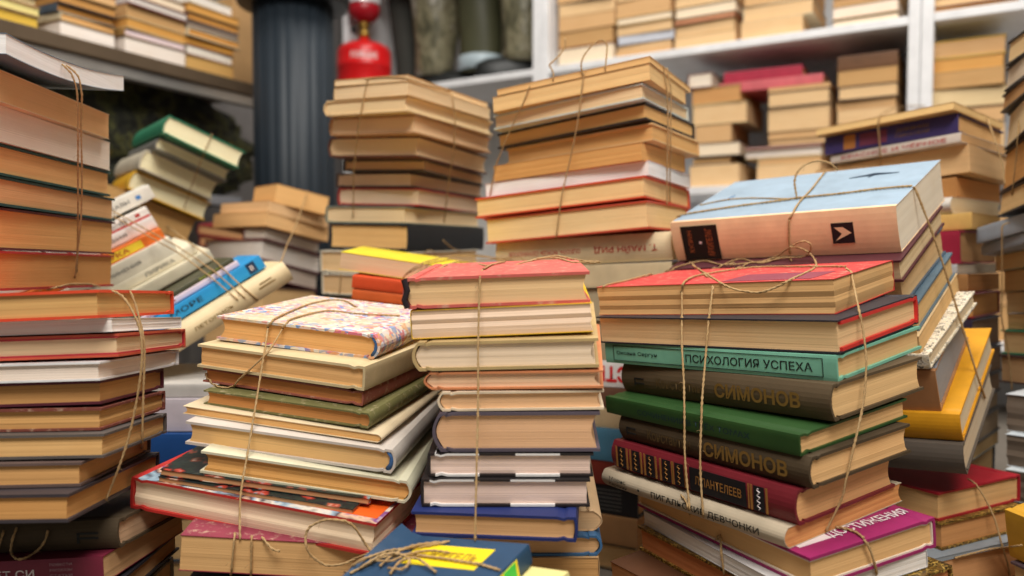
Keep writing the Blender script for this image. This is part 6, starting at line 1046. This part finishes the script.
a, b, t = dims('E4'); stamp('E4', 'F', .03, t*.5, .085, t*.7, flat_mat('yellow_panel', 'F0D03A', .5), 'panel'); write('E4', 'F', 'АЗБУКА', .006, .03, t*.5, red, .05, lift=.0008)
a, b, t = dims('E11'); stamp('E11', 'F', .07, t*.5, .022, .0016, gilt, 'rule'); stamp('E11', 'F', .07, t*.68, .016, .0012, gilt, 'rule')
a, b, t = dims('E10'); stamp('E10', 'F', .085, t*.5, .011, t*.8, flat_mat('navy_ink', '1C3A5A', .6), 'emblem'); write('E10', 'F', 'В', .006, .085, t*.5, paper, lift=.0008)
# blue and yellow paperback in front
a, b, t = dims('L1')
yel = flat_mat('yellow_print', 'F2D822', .45)
stamp('L1', 'T', .002, b/2 - .024, .056, .026, yel, 'title_panel', rotq=0)
write('L1', 'T', 'ИСКАТЕЛЬ', .009, .002, b/2 - .024, flat_mat('ochre_ink', 'B8942A', .6), .046, lift=.0008)
write('L1', 'T', 'ФАНТАСТИКА', .0065, .012, b/2 - .055, paper, .036, name='subtitle')
stamp('L1', 'R', .02, t*.5, .09, t*.8, yel, 'spine_panel'); stamp('L1', 'R', .055, t*.5, .014, t*.75, flat_mat('green_sticker', '3AC84A', .5), 'price_label', lift=.0006)
stamp('L1', 'T', .006, -.03, .06, .05, cover_mat('C9A24E', 'picture'), 'picture')
# headbands and the cracked spine
for key in ('D1', 'D6'):
    e, a, b, t = OB[key]
    bm = bmesh.new(); tube(bm, [(a/2 - .0068, -b/2 + .0022, t*.12), (a/2 - .004, -b/2 + .0018, t*.35), (a/2 - .0036, -b/2 + .0018, t*.65), (a/2 - .0068, -b/2 + .0022, t*.88)], .0019, 8)
    link('headband', bm, flat_mat('blue_headband', '3A6090', .8), e, True)
e, a, b, t = OB['K1']
bm = bmesh.new(); tube(bm, [(-a/2 + .003, -b/2 - .0004, .001), (-a/2 + .0012, -b/2 - .001, t*.3), (-a/2 + .0036, -b/2 - .0008, t*.6), (-a/2 + .0015, -b/2 - .0004, t*.97)], .0022, 7); link('torn_lining', bm, flat_mat('dark_lining', '2A2024', .85), e)
# orange corner on the big red book
a, b, t = dims('D9'); stamp('D9', 'T', a/2 - .036, -.02, .066, .15, flat_mat('orange_print', 'E8611E', .45), 'orange_panel')

# ------------------------------------------------------------------ bent paperback on the upper left bundle
a2 = [r for r in BOOKS if r[0] == 'A2'][0]
def sag(s, w): f = (s + .11)/.22; return .021*(1-f)**2.0 + .0055*math.sin(f*math.pi)*(-.3) + .003*f
Rm_ = Euler(a2[4], 'YXZ').to_matrix()
base = Vector(a2[3]) + Rm_ @ Vector((-.002, -.008, a2[7] + .0046))
make_book('curled white-edged paperback with blue and pink cover, topmost in upper left bundle', 'books in the upper left bundle', base, a2[4], .206, .15, .016, 'B', 's', '6A7E90', 'F2F3F4', top='E8ECF0', jit=.3, bend=lambda s, w: sag(s, w))
make_book('thin cream booklet squeezed under the curled white paperback, upper left bundle', 'books in the upper left bundle', Vector(a2[3]) + Rm_ @ Vector((-.03, .004, a2[7] + .0004)), a2[4], .13, .12, .004, 'B', 's', 'DCCBA8', 'DCCBA8')

# ------------------------------------------------------------------ twine
for label, strands in TWINE: make_twine(label, strands)
